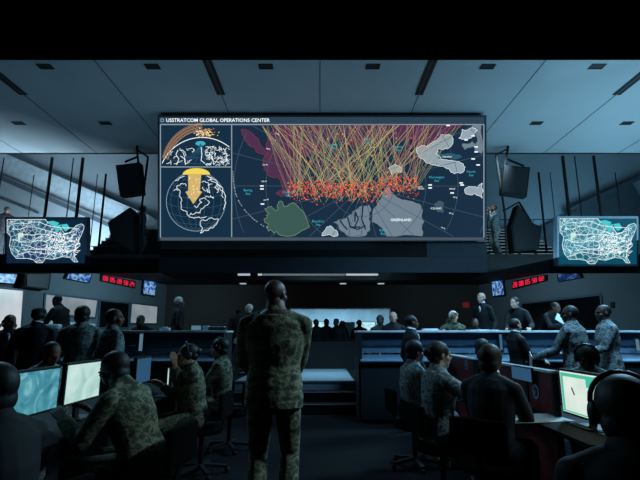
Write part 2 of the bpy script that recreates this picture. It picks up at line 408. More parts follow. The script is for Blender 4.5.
m_orc = G('arc_orange', (170, 118, 76)); m_crim = G('crimson_patch', (140, 52, 74)); m_bar = G('bottom_bar', (70, 84, 98))
B.rect(159.5, 117, 484.5, 124, M_hdr, 0); B.text('USSTRATCOM GLOBAL OPERATIONS CENTER', 166, 120.4, 5.0, m_wht, .004, 'LEFT', .06)
B.line([(162.2 + 1.6*math.cos(a*.7), 120.3 + 1.6*math.sin(a*.7)) for a in range(10)], .7, m_rim, .004)
B.rect(160.3, 124.2, 484.3, 237.6, m_bg, 0)
B.rect(161, 125, 231, 166, m_bg2, .002); B.rect(161, 168, 231, 236.5, m_bg2, .002)
for l in ([(160.5,124.6),(484,124.6)], [(160.5,124.6),(160.5,237.5)], [(161,167),(231.5,167)], [(231.7,124.6),(231.7,237)], [(483.8,124.6),(483.8,237.5)]): B.line(l, 1.0, m_rim, .006)
B.rect(160.3, 237.4, 484.3, 240.4, m_bar, .003)
def C6(pts): return [(225 + x/3.837, 115 + y/3.837) for x, y in pts]
def C7(pts): return [(350 + x/3.843, 115 + y/3.843) for x, y in pts]
def C5(pts): return [(150 + x/6.737, 110 + y/6.737) for x, y in pts]
def C8(pts): return [(155 + x/6.4, 165 + y/6.4) for x, y in pts]
def rough(q, a=.12, it=2):
    rr_ = random.Random(int(q[0][0]*10))
    for _ in range(it):
        o = []
        for (x0, y0), (x1, y1) in zip(q, q[1:] + q[:1]):
            L = math.hypot(x1-x0, y1-y0); d = rr_.uniform(-a, a)*min(L, 12)
            o += [(x0, y0), ((x0+x1)/2 - (y1-y0)/(L or 1)*d, min(236.8, max(124.8, (y0+y1)/2 + (x1-x0)/(L or 1)*d)))]
        q = o; a *= 1.3
    return q
K = C6([(62,55),(80,58),(105,70),(120,85),(135,110),(150,130),(178,165),(168,172),(150,150),(125,145),(112,125),(90,115),(75,90)])
russ = C6([(192,40),(175,70),(165,95),(158,125),(165,150),(150,165),(145,185),(150,210),(165,230),(185,240),(200,238),(215,250),(222,285),(195,300),(215,312),(255,292),(268,265),(270,240),(280,200),(300,160),(340,140),(360,150),(380,120),(400,100),(420,80),(450,95),(470,70),(500,110),(519,95),(519,40)])
russ2 = C7([(0,37),(440,37),(400,60),(350,80),(270,130),(255,120),(240,90),(200,100),(150,80),(100,110),(60,90),(30,125),(0,110)])
for q in (rough(K), rough(russ), rough(russ2)): B.poly(q, m_purple, .004); B.line(q + [q[0]], .4, m_crim, .006)
alaska = C6([(150,398),(162,392),(158,384),(170,376),(160,372),(152,360),(166,352),(178,350),(186,362),(196,368),(204,362),(200,348),(206,334),(216,330),(222,340),(226,352),(236,352),(246,342),(262,336),(276,346),(288,360),(302,374),(324,430),(268,462),(214,462),(200,448),(188,454),(176,440),(166,446),(158,430),(168,420),(154,412)])
alaska = rough(alaska, .2, 1); B.poly(alaska, m_green, .004); B.line(alaska + [alaska[0]], .4, m_ylg, .006)
green = C7([(140,275),(165,300),(190,320),(230,330),(262,340),(280,365),(275,390),(285,410),(278,466),(140,466),(110,425),(85,412),(90,360),(110,330),(125,300)])
scan = C7([(255,130),(270,120),(300,120),(330,100),(350,75),(390,80),(395,110),(375,130),(340,130),(330,150),(350,170),(380,175),(420,180),(442,200),(430,222),(400,226),(380,207),(350,197),(320,192),(290,182),(265,160)])
green = rough(green); B.poly(green, m_grey, .004)
for q, m in ((scan, m_lgrey), (C7([(430,55),(470,48),(490,60),(470,82),(440,95),(418,90)]), m_lgrey), (C7([(470,38),(505,38),(505,150),(480,140),(490,100),(465,60)]), m_grey),
             (C7([(430,110),(470,100),(485,125),(440,135)]), m_grey), (C7([(440,285),(455,275),(490,282),(508,262),(508,320),(480,302),(465,307),(442,300)]), m_lgrey),
             (C7([(150,205),(172,188),(200,200),(195,222),(175,218),(160,230)]), m_lgrey), (C7([(325,345),(340,330),(360,340),(358,375),(335,372)]), m_grat),
             (C7([(0,400),(15,372),(40,350),(75,342),(83,362),(72,400),(78,440),(60,464),(0,464)]), m_grey), (C6([(415,412),(440,400),(470,388),(490,370),(519,358),(519,464),(470,464),(445,445)]), m_grey),
             (C6([(372,464),(390,430),(405,425),(425,442),(432,464)]), m_lgrey), (C7([(335,165),(350,150),(400,150),(430,160),(400,170)]), m_teal)):
    q = rough(q, .16, 2); B.poly(q, m, .0045); B.line(q + [q[0]], .35, m_wht if m is m_lgrey else m_grat, .006)
for q in ([(20,372),(32,400),(18,430)], [(50,350),(45,400),(60,440)], [(0,430),(30,440),(60,425)]): B.line(C7(q), 1.4, m_bg, .0055)
for q in ([(440,402),(455,425),(470,440)], [(470,390),(480,430),(519,430)], [(500,372),(498,410)]): B.line(C6(q), 1.5, m_bg, .0055)
al = C6([(30,215),(32,250),(40,300),(55,335),(80,370),(110,400),(145,425),(175,435)])
for (ax, ay), (bx, by) in zip(al, al[1:]):
    for t in (0, .25, .5, .75):
        if random.random() < .75: B.line([(ax+(bx-ax)*t, ay+(by-ay)*t), (ax+(bx-ax)*(t+.17), ay+(by-ay)*(t+.17))], random.uniform(.5, 1.1), m_lgrey, .006)
pole = (362, 186)
for k in range(24):
    a = 2*math.pi*k/24; L = 260
    x1, y1 = pole[0] + L*math.cos(a), pole[1] + L*math.sin(a)*.95
    x0, y0 = pole[0] + 16*math.cos(a), pole[1] + 16*math.sin(a)
    t = 1.0
    for lo, hi, p, q in ((232.5, 483.5, x0, x1), (126, 236.5, y0, y1)):
        if q > hi: t = min(t, (hi-p)/(q-p))
        if q < lo: t = min(t, (lo-p)/(q-p))
    B.line([(x0, y0), (x0+(x1-x0)*t, y0+(y1-y0)*t)], .5, m_grat, .005)
for r in (32, 64, 96, 128):
    pr = None
    for k in range(97):
        a = 2*math.pi*k/96; q = (pole[0] + r*math.cos(a)*1.0, pole[1] + r*math.sin(a)*.95)
        ok = 232.5 < q[0] < 483.5 and 126 < q[1] < 236.5
        if pr and ok: B.line([pr, q], .5, m_grat, .005)
        pr = q if ok else None
# missile tracks and impact marks
cols = [m_yel, m_yel, m_ylg, m_ylg, m_tan, m_pink, m_pink]
for k in range(200):
    tx = random.uniform(290, 418); ty = random.uniform(180, 203) if tx < 380 else random.uniform(178, 196)
    sx = min(452, max(262, 320 + (tx - 350)*1.05 + random.gauss(10, 34))); 
    if random.random() < .3: sx = min(460, tx + random.uniform(20, 75))
    f = random.uniform(0, .25) if random.random() < .3 else 0
    x0, y0 = sx + (tx-sx)*f, 125.5 + (ty-125.5)*f
    mx, my = (x0+tx)/2 + random.uniform(-3, 3), (y0+ty)/2
    B.line([(x0, y0), (mx, my), (tx, ty)], random.choice((.2, .26, .34)), random.choice(cols), .007 + k*1e-5)
for k in range(620):
    x = random.uniform(288, 419); top = 181 if x < 380 else 177
    y = top + abs(random.gauss(8, 6)); y = min(y, 206 - (6 if x > 385 else 0) - (5 if x < 305 else 0))
    s = random.uniform(.45, 1.0); B.mb.add([B.p(x-s, y, .011), B.p(x, y+s, .011), B.p(x+s, y, .011), B.p(x, y-s, .011)], [(0,1,2,3)], random.choice((m_red, m_red, m_red, m_or, m_crim)))
for k in range(130):
    x = random.gauss(352, 40); y = random.uniform(128, 182)
    if 262 < x < 440:
        s = random.uniform(.4, .9); B.mb.add([B.p(x-s, y, .011), B.p(x, y+s, .011), B.p(x+s, y, .011), B.p(x, y-s, .011)], [(0,1,2,3)], random.choice((m_red, m_crim, m_or, m_yel)))
for tx, pts, c in (('Bering\nSea', (248, 192), m_cy), ('Beaufort\nSea', (318, 223), m_cy), ('Laptev\nSea', (333, 146.5), m_cy), ('Kara\nSea', (367, 141), m_cy), ('Barents\nSea', (398, 148.5), m_cy), ('Norwegian\nSea', (436.5, 179), m_cy), ('North\nSea', (471, 173.5), m_cy), ('Chukchi\nSea', (288, 194), m_cy), ('Baffin\nBay', (383, 232), m_cy)):
    B.text(tx, pts[0], pts[1], 3.4, c, .012)
B.text('GREENLAND', 401, 220, 3.6, m_wht, .012, bold=.04); B.text('ICELAND', 436, 208.5, 2.6, m_wht, .012); B.text('FINLAND', 447, 157, 2.2, m_wht, .012); B.text('FAROE', 452, 189, 2.0, m_wht, .012); B.text('JAN\nMAYEN', 421, 188, 1.9, m_wht, .012); B.text('170 E', 277, 134, 2.0, m_wht, .012, rot=-25); B.text('180 E', 268, 149, 2.0, m_wht, .012, rot=-15); B.text('170 W', 265, 165, 2.0, m_wht, .012); B.text('160 W', 264, 181.5, 2.0, m_wht, .012); B.text('150 W', 266, 200, 2.0, m_wht, .012, rot=12); B.text('70 N', 455, 197.5, 2.0, m_wht, .012, rot=-12); B.text('65 N', 451, 213.5, 2.0, m_wht, .012, rot=-15); B.text('60 N', 443, 228, 2.0, m_wht, .012, rot=-22)
for x, y in ((262, 186), (262, 189), (262.5, 204), (430, 185), (430, 188), (461, 183), (462, 185), (452, 193), (448, 125.6), (466, 140), (473, 136), (476, 147), (476, 152), (473, 159), (478, 165)): B.rect(x-1.8, y-.6, x+1.8, y+.6, m_wht, .012)
# top globe panel
cx, cy, rr = 202, 181, 43.5
arc = [(cx + rr*math.cos(a), cy - rr*math.sin(a)) for a in [math.pi*(k/60) for k in range(61)]]
arc = [q for q in arc if 161.5 < q[0] < 230.5 and q[1] < 166]; B.line(arc, .7, m_wht, .006)
B.poly([(161.5, 166)] + arc[::-1] + [(230.5, 166)], m_bg, .003)
def ell(cx_, cy_, a, b, t0, t1, n=24): return [(cx_ + a*math.cos(t0+(t1-t0)*k/n), cy_ - b*math.sin(t0+(t1-t0)*k/n)) for k in range(n+1)]
def clip1(q, m, wdt, lo=(161.5, 125.5), hi=(230.5, 166), d=.006):
    for a, b in zip(q, q[1:]):
        if all(lo[0] < p[0] < hi[0] and lo[1] < p[1] < hi[1] for p in (a, b)): B.line([a, b], wdt, m, d)
for k in range(-4, 5): clip1([(200.5 + k*t*t*10 + k*t*2.2, 143.5 + t*30) for t in [i/10 for i in range(11)]], m_teal, .5)
for b in (10, 20, 30): clip1(ell(200.5, 146, b*1.5, b*.6, math.pi, 2*math.pi), m_teal, .5)
B.poly([(200.5 + 5*math.cos(a), 143.5 + 2.4*math.sin(a)) for a in [k*math.pi/8 for k in range(16)]], m_cy, .0055)
for k in range(6): B.line(ell(205, 168, 38 + k*1.1, 38 + k*1.4, math.pi*.93, math.pi*.52), .55, m_orc if k % 2 else m_tan, .0065)
for k in range(120):
    x, y = random.gauss(205, 4.5), random.gauss(133, 2.1); a = random.uniform(0, 3); B.line([(x, y), (x + 2*math.cos(a), y + 1*math.sin(a))], .6, random.choice((m_or, m_ylw, m_tan, m_wht)), .008)
def scribble(x0, y0, x1, y1, n, m, inside=lambda x, y: True, w=.6, step=2.0, d=.007):
    for k in range(n):
        x, y = random.uniform(x0, x1), random.uniform(y0, y1); a = random.uniform(0, 6.28); q = [(x, y)]
        for j in range(4):
            a += random.uniform(-1, 1); x += step*math.cos(a)*.8; y += step*math.sin(a)*.8
            if inside(x, y) and x0 < x < x1 and y0 < y < y1: q.append((x, y))
            else: break
        if len(q) > 1 and inside(*q[0]): B.line(q, w, m, d)
ing = lambda x, y: math.hypot(x-cx, y-cy) < rr-1.5
scribble(205, 146, 230.5, 166, 75, m_wht, ing, .4, 1.5); scribble(166, 148, 194, 166, 20, m_wht, ing, .45, 1.5)
for q in ([(190,270),(175,300),(195,330),(180,370)], [(205,310),(235,330),(240,370)], [(345,250),(350,300),(345,340),(370,360)], [(290,260),(300,270),(285,285)], [(400,290),(425,330),(430,370)]): B.line(C5(q), .6, m_wht, .007)
# lower globe panel
gx, gy, gr = 196, 201.5, 29.6
B.poly([(gx + gr*math.cos(k*math.pi/24), gy + gr*math.sin(k*math.pi/24)) for k in range(48)], G('globe_deep', (16, 44, 66)), .003)
B.line([(gx + gr*math.cos(k*math.pi/24), gy + gr*math.sin(k*math.pi/24)) for k in range(49)], .6, m_rim, .006)
for s in (-.85, -.6, -.3, 0, .3, .6, .85): B.line([(gx + s*gr*math.cos(t), gy - gr*math.sin(t)) for t in [-math.pi/2 + math.pi*k/16 for k in range(17)]], .4, m_grat, .005)
for lat in (-60, -40, -20, 0, 20, 40, 60):
    rl = gr*math.cos(R(lat)); yl = gy - gr*math.sin(R(lat))*.93; B.line([(gx - rl*math.cos(t), yl + rl*.22*math.sin(t)) for t in [math.pi*k/16 for k in range(17)]], .4, m_grat, .005)
for q in ([(120,165),(140,158),(155,160),(160,185),(165,240),(180,290),(215,325),(250,342),(280,332),(330,330)], [(150,160),(140,135),(165,118),(190,120),(200,135)], [(130,102),(160,82),(190,72)],
          [(220,320),(230,308),(270,302),(290,308),(300,280),(315,268),(350,238),(335,225)], [(290,372),(308,350),(350,340),(407,346),(380,390),(340,420),(290,436),(302,412),(288,385),(290,372)],
          [(250,262),(270,270),(300,240),(285,225),(310,210),(330,220)], [(300,110),(320,105),(345,130),(352,180),(330,165),(305,140)], [(330,70),(360,80),(400,120),(430,165),(448,215),(447,270),(440,285)], [(345,75),(385,110),(415,150),(432,190)]):
    B.line(rough(C8(q), .25, 2)[:-3], .5, m_wht, .007)
scribble(205, 176, 225, 200, 14, m_wht, lambda x, y: math.hypot(x-gx, y-gy) < gr-1, .5, 1.5)
B.poly(C8(ell(265, 62, 88, 42, 0, math.pi, 14)), m_ylw, .008)
B.poly(C8([(212,58),(297,58),(288,165),(303,172),(246,250),(195,172),(214,165)]), m_arr, .009)
for k in range(40):
    x, y = random.uniform(189, 200), random.uniform(176, 198); B.line([(x, y), (x+random.uniform(-1.5, 1.5), y+1.5)], .4, random.choice((m_ylw, m_or, m_wht)), .01)
B.mb.build('map_picture', None, big)
# housing under the screen
pl = MB()
scb = empty('screen_plinth', (0, 12.0, 3.2), 0, 'long dark plinth box under the huge wall screen', 'screen base')
def boxp(x0, y0, x1, y1, Y, depth, name, m, parent=None, loc=None, bevel=0):
    a = at(x0, y1, Y); b = at(x1, y0, Y); o = Vector(loc) if loc else Vector((0,0,0))
    return MB().box((a.x-o.x, Y-o.y, a.z-o.z), (b.x-o.x, Y+depth-o.y, b.z-o.z)).build(name, m, parent, bevel=bevel)
boxp(160, 241.5, 427, 257, 11.9, 1.75, 'dark_box', M_black, scb, (0,12,3.2))
boxp(427, 241.5, 486.5, 257, 11.88, 1.75, 'grey_box', M_fascia, scb, (0,12,3.2))
boxp(158, 257.2, 487, 272.5, 11.8, 1.75, 'ledge', M_fascia, scb, (0,12,3.2))
# thin bright lamp strip below the ledge
strip = empty('strip_light', at(308, 275, 11.82), 0, 'thin white strip light under the ledge below the huge screen', 'light')
L0 = at(308, 275, 11.82)
M_strip = glow('white_strip_glow', (190, 205, 215), .8); M_stripd = glow('dim_strip_glow', (120, 135, 145), .6)
for a, b, m in ((263, 345, M_stripd), (346, 378, M_strip), (238, 250, M_strip), (258, 262, M_strip)):
    p = at(a, 275.4, 11.82); q = at(b, 273.8, 11.82); MB().box((p.x-L0.x, -.04, p.z-L0.z), (q.x-L0.x, .04, q.z-L0.z)).build('lamp_tube', m, strip)
MB().box((at(236,275,11.82).x-L0.x, .05, .03), (at(380,275,11.82).x-L0.x, .3, .09)).build('housing', M_black, strip)
for x in (243, 343, 381):
    p = at(x, 284, 20.9); tag(MB().box((-.14, -.1, 0), (.14, .1, .03)).build('recessed_downlight', M_strip), {243: 'small recessed downlight in the lower ceiling left of the standing officer', 343: 'small recessed downlight in the lower ceiling over the lit opening', 381: 'small recessed downlight in the lower ceiling at right end of the opening'}[x], 'ceiling light').location = (p.x, 20.9, 3.64)

# ---------------------------------------------------------------- the two side screens with the road map
M_map = screen_noise('network_map_left', [(.40, (24, 50, 84)), (.5, (40, 110, 128)), (.6, (30, 58, 100))], 1.6, 3, 1.0, [(3.2, .018), (6.5, .03)], (190, 212, 226))
M_mapr = screen_noise('network_map_right', [(.4, (20, 96, 112)), (.5, (44, 140, 150)), (.6, (24, 104, 124))], 1.6, 3, 1.0, [(3.2, .018), (6.5, .03)], (196, 222, 226))
m_ocean = G('ocean_dark', (14, 38, 60)); m_oceanr = G('ocean_teal', (12, 76, 100)); m_lake = G('lake_cyan', (70, 190, 196), 1.1); m_pale = G('pale_patch', (200, 222, 205), 1.1)
def side_screen(x0, y0, x1, y1, label, mm, oc):
    D = 13.0; s = D / F; cx, cy = (x0+x1)/2, (y0+y1)/2
    O = EYE + FW*D + RT*((cx-320)*s) + UP*((240-cy)*s)
    r = empty('side_screen', O, 0, label, 'screen')
    b = Board((0,0,0), RT, UP, -FW, cx, cy, s)
    def pl(ax, ay, bx, by, d0, d1, m, name):
        mb = MB(); vs = [b.p(x, y, d) for d in (d0, d1) for x, y in ((ax,by),(bx,by),(bx,ay),(ax,ay))]
        mb.add(vs, [(3,2,1,0),(4,5,6,7),(0,1,5,4),(1,2,6,5),(2,3,7,6),(3,0,4,7)]); mb.build(name, m, r)
    pl(x0, y0, x1, y1, -.22, -.004, M_frame_l if x0 > 300 else M_frame, 'bezel')
    pl(cx-6, cy-6, cx+6, cy+6, -.45, -.2, M_metal, 'bracket')
    def U(x, y): return (x0 + 2.5 + (x1-x0-5)*x, y0 + 2.5 + (y1-y0-5)*y)
    b.rect(x0+1.8, y0+2.5, x1-1.8, y1-2, oc, 0)
    land = [U(*q) for q in ((0,0),(.5,0),(.53,.08),(.6,.12),(.64,.2),(.7,.2),(.75,.34),(.82,.3),(.9,.14),(.97,.1),(1,.14),(1,.2),(.98,.3),(.95,.42),(.93,.5),(.95,.6),(.87,.74),(.88,.86),(.92,.98),(.87,.98),(.82,.88),(.72,.86),(.6,.92),(.5,.9),(.46,1),(.38,1),(.34,.93),(.26,.9),(.12,.9),(.06,.78),(.03,.6),(.05,.4),(0,.3))]
    b.poly(land, mm, .004); b.line(land + [land[0]], .4, m_wht, .006)
    for q in (((.52,.05),(.6,.03),(.68,.08),(.64,.16),(.56,.12)), ((.62,.2),(.66,.13),(.7,.12),(.68,.25),(.64,.32)), ((.7,.12),(.78,.1),(.82,.2),(.76,.28),(.72,.2))): b.poly([U(*p) for p in q], m_lake, .007)
    for q in (((.14,.32),(.2,.3),(.22,.38),(.17,.42),(.16,.55),(.14,.42)), ((.04,.04),(.08,.03),(.06,.09))): b.poly([U(*p) for p in q], m_pale, .008)
    rnd = random.Random(3)
    for k in range(7):
        q = [(rnd.uniform(.05,.2), .1 + k*.12)]
        while q[-1][0] < .85: q.append((q[-1][0] + rnd.uniform(.05,.12), min(.8, max(.06, q[-1][1] + rnd.uniform(-.06,.06)))))
        b.line([U(*p) for p in q], .45, m_wht, .0085)
    for k in range(150):
        x, y = min(.9, rnd.gauss(.7, .13)), rnd.uniform(.3,.82); a = rnd.uniform(0,6.3); b.line([U(x,y), U(x+.04*math.cos(a), y+.07*math.sin(a))], .45, m_wht, .009)
    b.mb.build('map_picture', None, r)
side_screen(4.8, 217, 86.5, 265.2, 'grey framed side screen showing a dark blue road map, left of the huge screen', M_map, m_ocean)
side_screen(557.3, 216.2, 638.5, 266.3, 'pale framed side screen showing a teal road map, right of the huge screen', M_mapr, m_oceanr)

# ---------------------------------------------------------------- mezzanine: poles, rails, stringers, stairs, loudspeakers
def post(x, ytop, Y, r, label, grp):
    a = at(x, ytop, Y); zt = min(a.z, 8.68)
    t = empty('post', (a.x, Y, 3.77), 0, label, 'post', grp)
    MB().tube([(0,0,0), (0,0,zt-3.77)], r, 10).build('shaft', M_black, t, True)
    MB().tube([(0,0,0), (0,0,.03)], r*2.2, 12).build('base_plate', M_metal, t, True)
for i, (x, yt, r, nm) in enumerate(((4, 158, .018, 'far left edge'), (52.2, 157.5, .045, 'above the middle of the left side screen'), (73.5, 158, .018, 'thin, above the right half of the left side screen'), (83, 158, .05, 'thick, at the right end of the left side screen'), (562.5, 156, .05, 'thick, at the left end of the right side screen'), (574.5, 156, .018, 'thin, above the left part of the right side screen'), (593.5, 156, .045, 'above the middle of the right side screen'))):
    post(x, yt, 13.9, r, 'tall dark post on the balcony, ' + nm, 'tall balcony posts')
for i, (x, yt, r, nm) in enumerate(((34, 175, .014, 'thin, behind the left side screen'), (97.5, 174, .014, 'thin, right of the left side screen'), (106, 174, .035, 'thick, beside the left loudspeakers'), (538.5, 172.5, .035, 'thick, beside the right loudspeakers'), (550, 172.5, .014, 'thin, just left of the right side screen'), (615, 172.5, .016, 'thin, above the right side screen'))):
    post(x, yt, 14.6, r, 'shorter dark post farther back on the balcony, ' + nm, 'short balcony posts')
for x0, y0, x1, y1, Y, nm in ((88, 252, 158, 254, 13.85, 'left of the huge screen'), (487, 219, 556, 220, 14.3, 'right of the huge screen')):
    a = at(x0, y0, Y); b = at(x1, y1, Y); a.z = b.z = (a.z+b.z)/2
    r = empty('handrail', (a.x, Y, 3.77), 0, 'thin steel balcony handrail ' + nm, 'handrail')
    h = max(a.z-3.77, .3); MB().tube([(0,0,h), (b.x-a.x,0,h)], .014, 8).build('rail', M_metal, r, True)
    for k in range(4): xx = (b.x-a.x)*k/3; MB().tube([(xx,0,0), (xx,0,h)], .012, 8).build('rail_post', M_metal, r, True)
def stringer(a, b, Y, w, m, label, depth=.2):
    p = at(a[0], a[1], Y); q = at(b[0], b[1], Y); c = (p+q)/2; c = Vector((c.x, Y, c.z)); mb = MB(); mb.beam(p-c, q-c, depth, w)
    # stringers are beams fixed in front of the balcony's back wall
    o = mb.build('stair_stringer', m); o.location = c; return tag(o, label, 'beam')
stringer((-8, 174), (158, 246), 16.6, .16, M_stringer, 'long dark sloping beam behind the left side screen')
stringer((-4, 160), (158, 230), 16.8, .75, M_stringer_l, 'broad pale sloping beam on the left balcony wall, above the long dark beam', .12)
stringer((98, 190), (160, 225), 16.9, .07, M_stringer, 'short dark sloping rail behind the left loudspeakers', .08)
stringer((-10, 194), (38, 213), 16.9, .07, M_stringer, 'short dark sloping rail at the far left above the side screen', .08)
stringer((646, 175), (566, 212), 16.7, .16, M_stringer, 'long dark sloping beam above the right side screen')
stringer((642, 200), (540, 250), 16.85, 1.5, M_stringer, 'broad dark sloping panel behind the right side screen', .1)
def stairs(x0, x1, label, light):
    a = at(x0, 250, 14.6).x; b = at(x1, 250, 14.6).x; t = empty('staircase', ((a+b)/2, 14.4, 3.77), 0, label, 'stairs'); hw = (b-a)/2
    for k in range(9):
        MB().box((-hw, k*.26, 0), (hw, k*.26+.26, .16*(k+1))).build('step', M_black, t)
        MB().box((-hw, k*.26-.012, .16*(k+1)-.02), (hw, k*.26+.03, .16*(k+1)+.004)).build('nosing', light, t)
M_nos = glow('step_light', (104, 124, 136), 1.0)
stairs(487, 557, 'dark staircase with pale nosings behind the camouflaged person on the balcony', M_nos)
stairs(88, 158, 'dark staircase behind the left balcony loudspeakers', M_dark)

def speaker(poly, Y, depth, label, bracket, hang=None, feet=None):
    pts = [at(x, y, Y) for x, y in poly]; c = sum(pts, Vector())/len(pts)
    r = empty('loudspeaker', c, 0, label, 'loudspeaker')
    mb = MB(); slab(mb, [p-c for p in pts], (0, 1, 0), depth); mb.build('cabinet', M_black, r, bevel=.015)
    g = MB(); slab(g, [(p-c)*.88 + Vector((0, -.012, 0)) for p in pts], (0, 1, 0), .02); g.build('grille', M_dark, r)
    br = MB()
    for a, b in bracket: br.beam(at(a[0], a[1], Y+depth/2) - c, at(b[0], b[1], Y+depth/2) - c, .05, .05)
    if hang:
        p = at(hang[0], hang[1], Y+depth/2); br.beam(p - c, Vector((p.x, p.y, CZ)) - c, .06, .06)
    br.build('bracket', M_black, r)
    for x, y0 in feet or ():
        p = at(x, y0, Y+.12); MB().beam(p - c, Vector((p.x, p.y, 3.77)) - c, .06, .06).build('foot', M_black, r)
    return r
speaker([(115.5, 165), (140, 162), (142.5, 193), (119.5, 196)], 13.2, .28, 'black loudspeaker hanging in a frame left of the huge screen', [((125,162),(137,157)), ((137,149.5),(148,157)), ((137,149.5),(139,170)), ((148,157),(142,205)), ((139,193),(131,197)), ((142,205),(141,257))], hang=(137,149.5))
speaker([(107.5, 222), (130, 207), (135, 214), (135, 253), (111, 240)], 13.62, .4, 'black angled loudspeaker standing low, under the hanging one at left', [((112, 236), (135, 250))], feet=((119, 240), (132, 248)))
speaker([(504.5, 165), (530.5, 167), (527, 197), (502, 193)], 13.2, .28, 'black loudspeaker hanging in a frame right of the huge screen', [((496,155),(508,148.5)), ((508,148.5),(503,172)), ((496,155),(505,215)), ((507,159),(524,166)), ((505,215),(507,259))], hang=(508,148.5))
speaker([(511, 226), (518, 204), (533, 223), (542, 227), (539, 249), (514, 252)], 13.62, .4, 'black angled loudspeaker standing low, under the hanging one at right', [((503,211),(519,202)), ((519,202),(531,222))], feet=((519, 248), (535, 246)))

# ---------------------------------------------------------------- wall monitors and clocks under the balcony
M_wm = screen_noise('world_map_blue', [(.40, (22, 62, 150)), (.47, (60, 130, 210)), (.52, (170, 206, 230)), (.6, (26, 70, 150))], 3.5, 5, .8, dist=.8)
M_wmd = screen_noise('world_map_dim_blue', [(.40, (14, 26, 66)), (.52, (24, 48, 110)), (.58, (70, 110, 170)), (.62, (16, 30, 76))], 3.5, 5, .9, dist=.8)
def wall_monitor(c, A, n, label, m):
    q = quad_px(c, A, n, .12); ce = sum(q, Vector())/4
    r = empty('wall_monitor', ce, 0, label, 'monitor')
    ce2 = [(p-ce) for p in q]; mb = MB(); slab(mb, [p*1.14 - n*.075 for p in ce2], n, .07); mb.build('casing', M_black, r)
    e = MB(); slab(e, ce2, n, .006); e.build('display', m, r)
    MB().beam(Vector(n)*-.12, Vector(n)*-.03, .12, .12).build('wall_bracket', M_metal, r)
wall_monitor([(-2,273.5), (17,274.5), (14,283.5), (-4,282)], LA, LN, 'blue wall monitor at far left above the first bright window', M_wm)
wall_monitor([(69,273.6), (91,274.5), (88.5,282.5), (67,278.5)], LA, LN, 'blue wall monitor between the black box and the left red clock', M_wm)
wall_monitor([(144.5,279), (156.5,280.5), (154.5,295.5), (143,293.5)], LA, LN, 'upright blue wall monitor right of the left red clock', M_wm)
wall_monitor([(491.5,280.2), (502,278.6), (504,294.5), (493,296)], RA, RN, 'upright blue wall monitor left of the right red clock', M_wm)
wall_monitor([(558,274.3), (578,273.5), (580,277.5), (559,281.3)], RA, RN, 'dim blue wall monitor right of the right red clock', M_wmd)
q = quad_px([(24.5, 273), (51.5, 273), (49, 290), (24.5, 287)], LA, LN, .3); ce = sum(q, Vector())/4
r = empty('hanging_speaker_box', ce, 0, 'black hanging box between the two left landscape wall monitors', 'loudspeaker')
mb = MB(); slab(mb, [p-ce for p in q], -LN, .28); mb.build('cabinet', M_black, r, bevel=.01); g = MB(); slab(g, [(p-ce)*.85 + LN*.01 for p in q], LN, .01); g.build('grille', M_dark, r)

SEG = {'0': 'abcdef', '1': 'bc', '2': 'abged', '3': 'abgcd', '4': 'fgbc', '5': 'afgcd', '6': 'afgedc', '7': 'abc', '8': 'abcdefg', '9': 'abcdfg'}
M_led = glow('red_led', (236, 36, 72), 1.0)
def clock(c, A, n, label, digits):
    q = quad_px(c, A, n, .12); ce = sum(q, Vector())/4
    r = empty('digital_clock', ce, 0, label, 'clock'); q = [p-ce for p in q]      # q: TL, TR, BR, BL
    mb = MB(); slab(mb, [p - n*.09 for p in q], n, .08); mb.build('casing', M_black, r)
    def P(u, v): return (q[0]*(1-u) + q[1]*u)*(1-v) + (q[3]*(1-u) + q[2]*u)*v
    for gi, g in enumerate(digits):
        e = MB()
        for di, ch in enumerate(g):
            u0 = .045 + gi*.195 + di*.07; u1 = u0 + .045; v0, v1 = .22, .80; vm = (v0+v1)/2
            S = {'a': ((u0,v0),(u1,v0)), 'g': ((u0,vm),(u1,vm)), 'd': ((u0,v1),(u1,v1)), 'f': ((u0,v0),(u0,vm)), 'e': ((u0,vm),(u0,v1)), 'b': ((u1,v0),(u1,vm)), 'c': ((u1,vm),(u1,v1))}
            for sname in SEG[ch]:
                (a, b), (c2, d) = S[sname]; e.beam(P(a, b)+n*.0, P(c2, d)+n*.0, .026, .026)
        e.build('red_digits', M_led, r)
    MB().beam(n*-.12, n*-.05, .1, .1).build('wall_bracket', M_metal, r)
clock([(102, 274.2), (136.2, 281.5), (135.4, 288.2), (101.6, 281)], LA, LN, 'long black clock with red digits on the left wall under the balcony', ['08', '05', '28', '58', '24'])
clock([(511.5, 281.3), (545.5, 274.6), (546, 280.6), (512, 289.4)], RA, RN, 'long black clock with red digits on the right wall under the balcony', ['28', '08', '05', '58', '02'])
p = at(466, 305, BY-.05); tag(MB().box((-.14, -.04, -.12), (.14, .04, .12)).build('wall_sign', glow('red_sign_glow', (120, 36, 46), .45)), 'small dim red lit sign on the brown wall left of the bald officer', 'sign').location = p

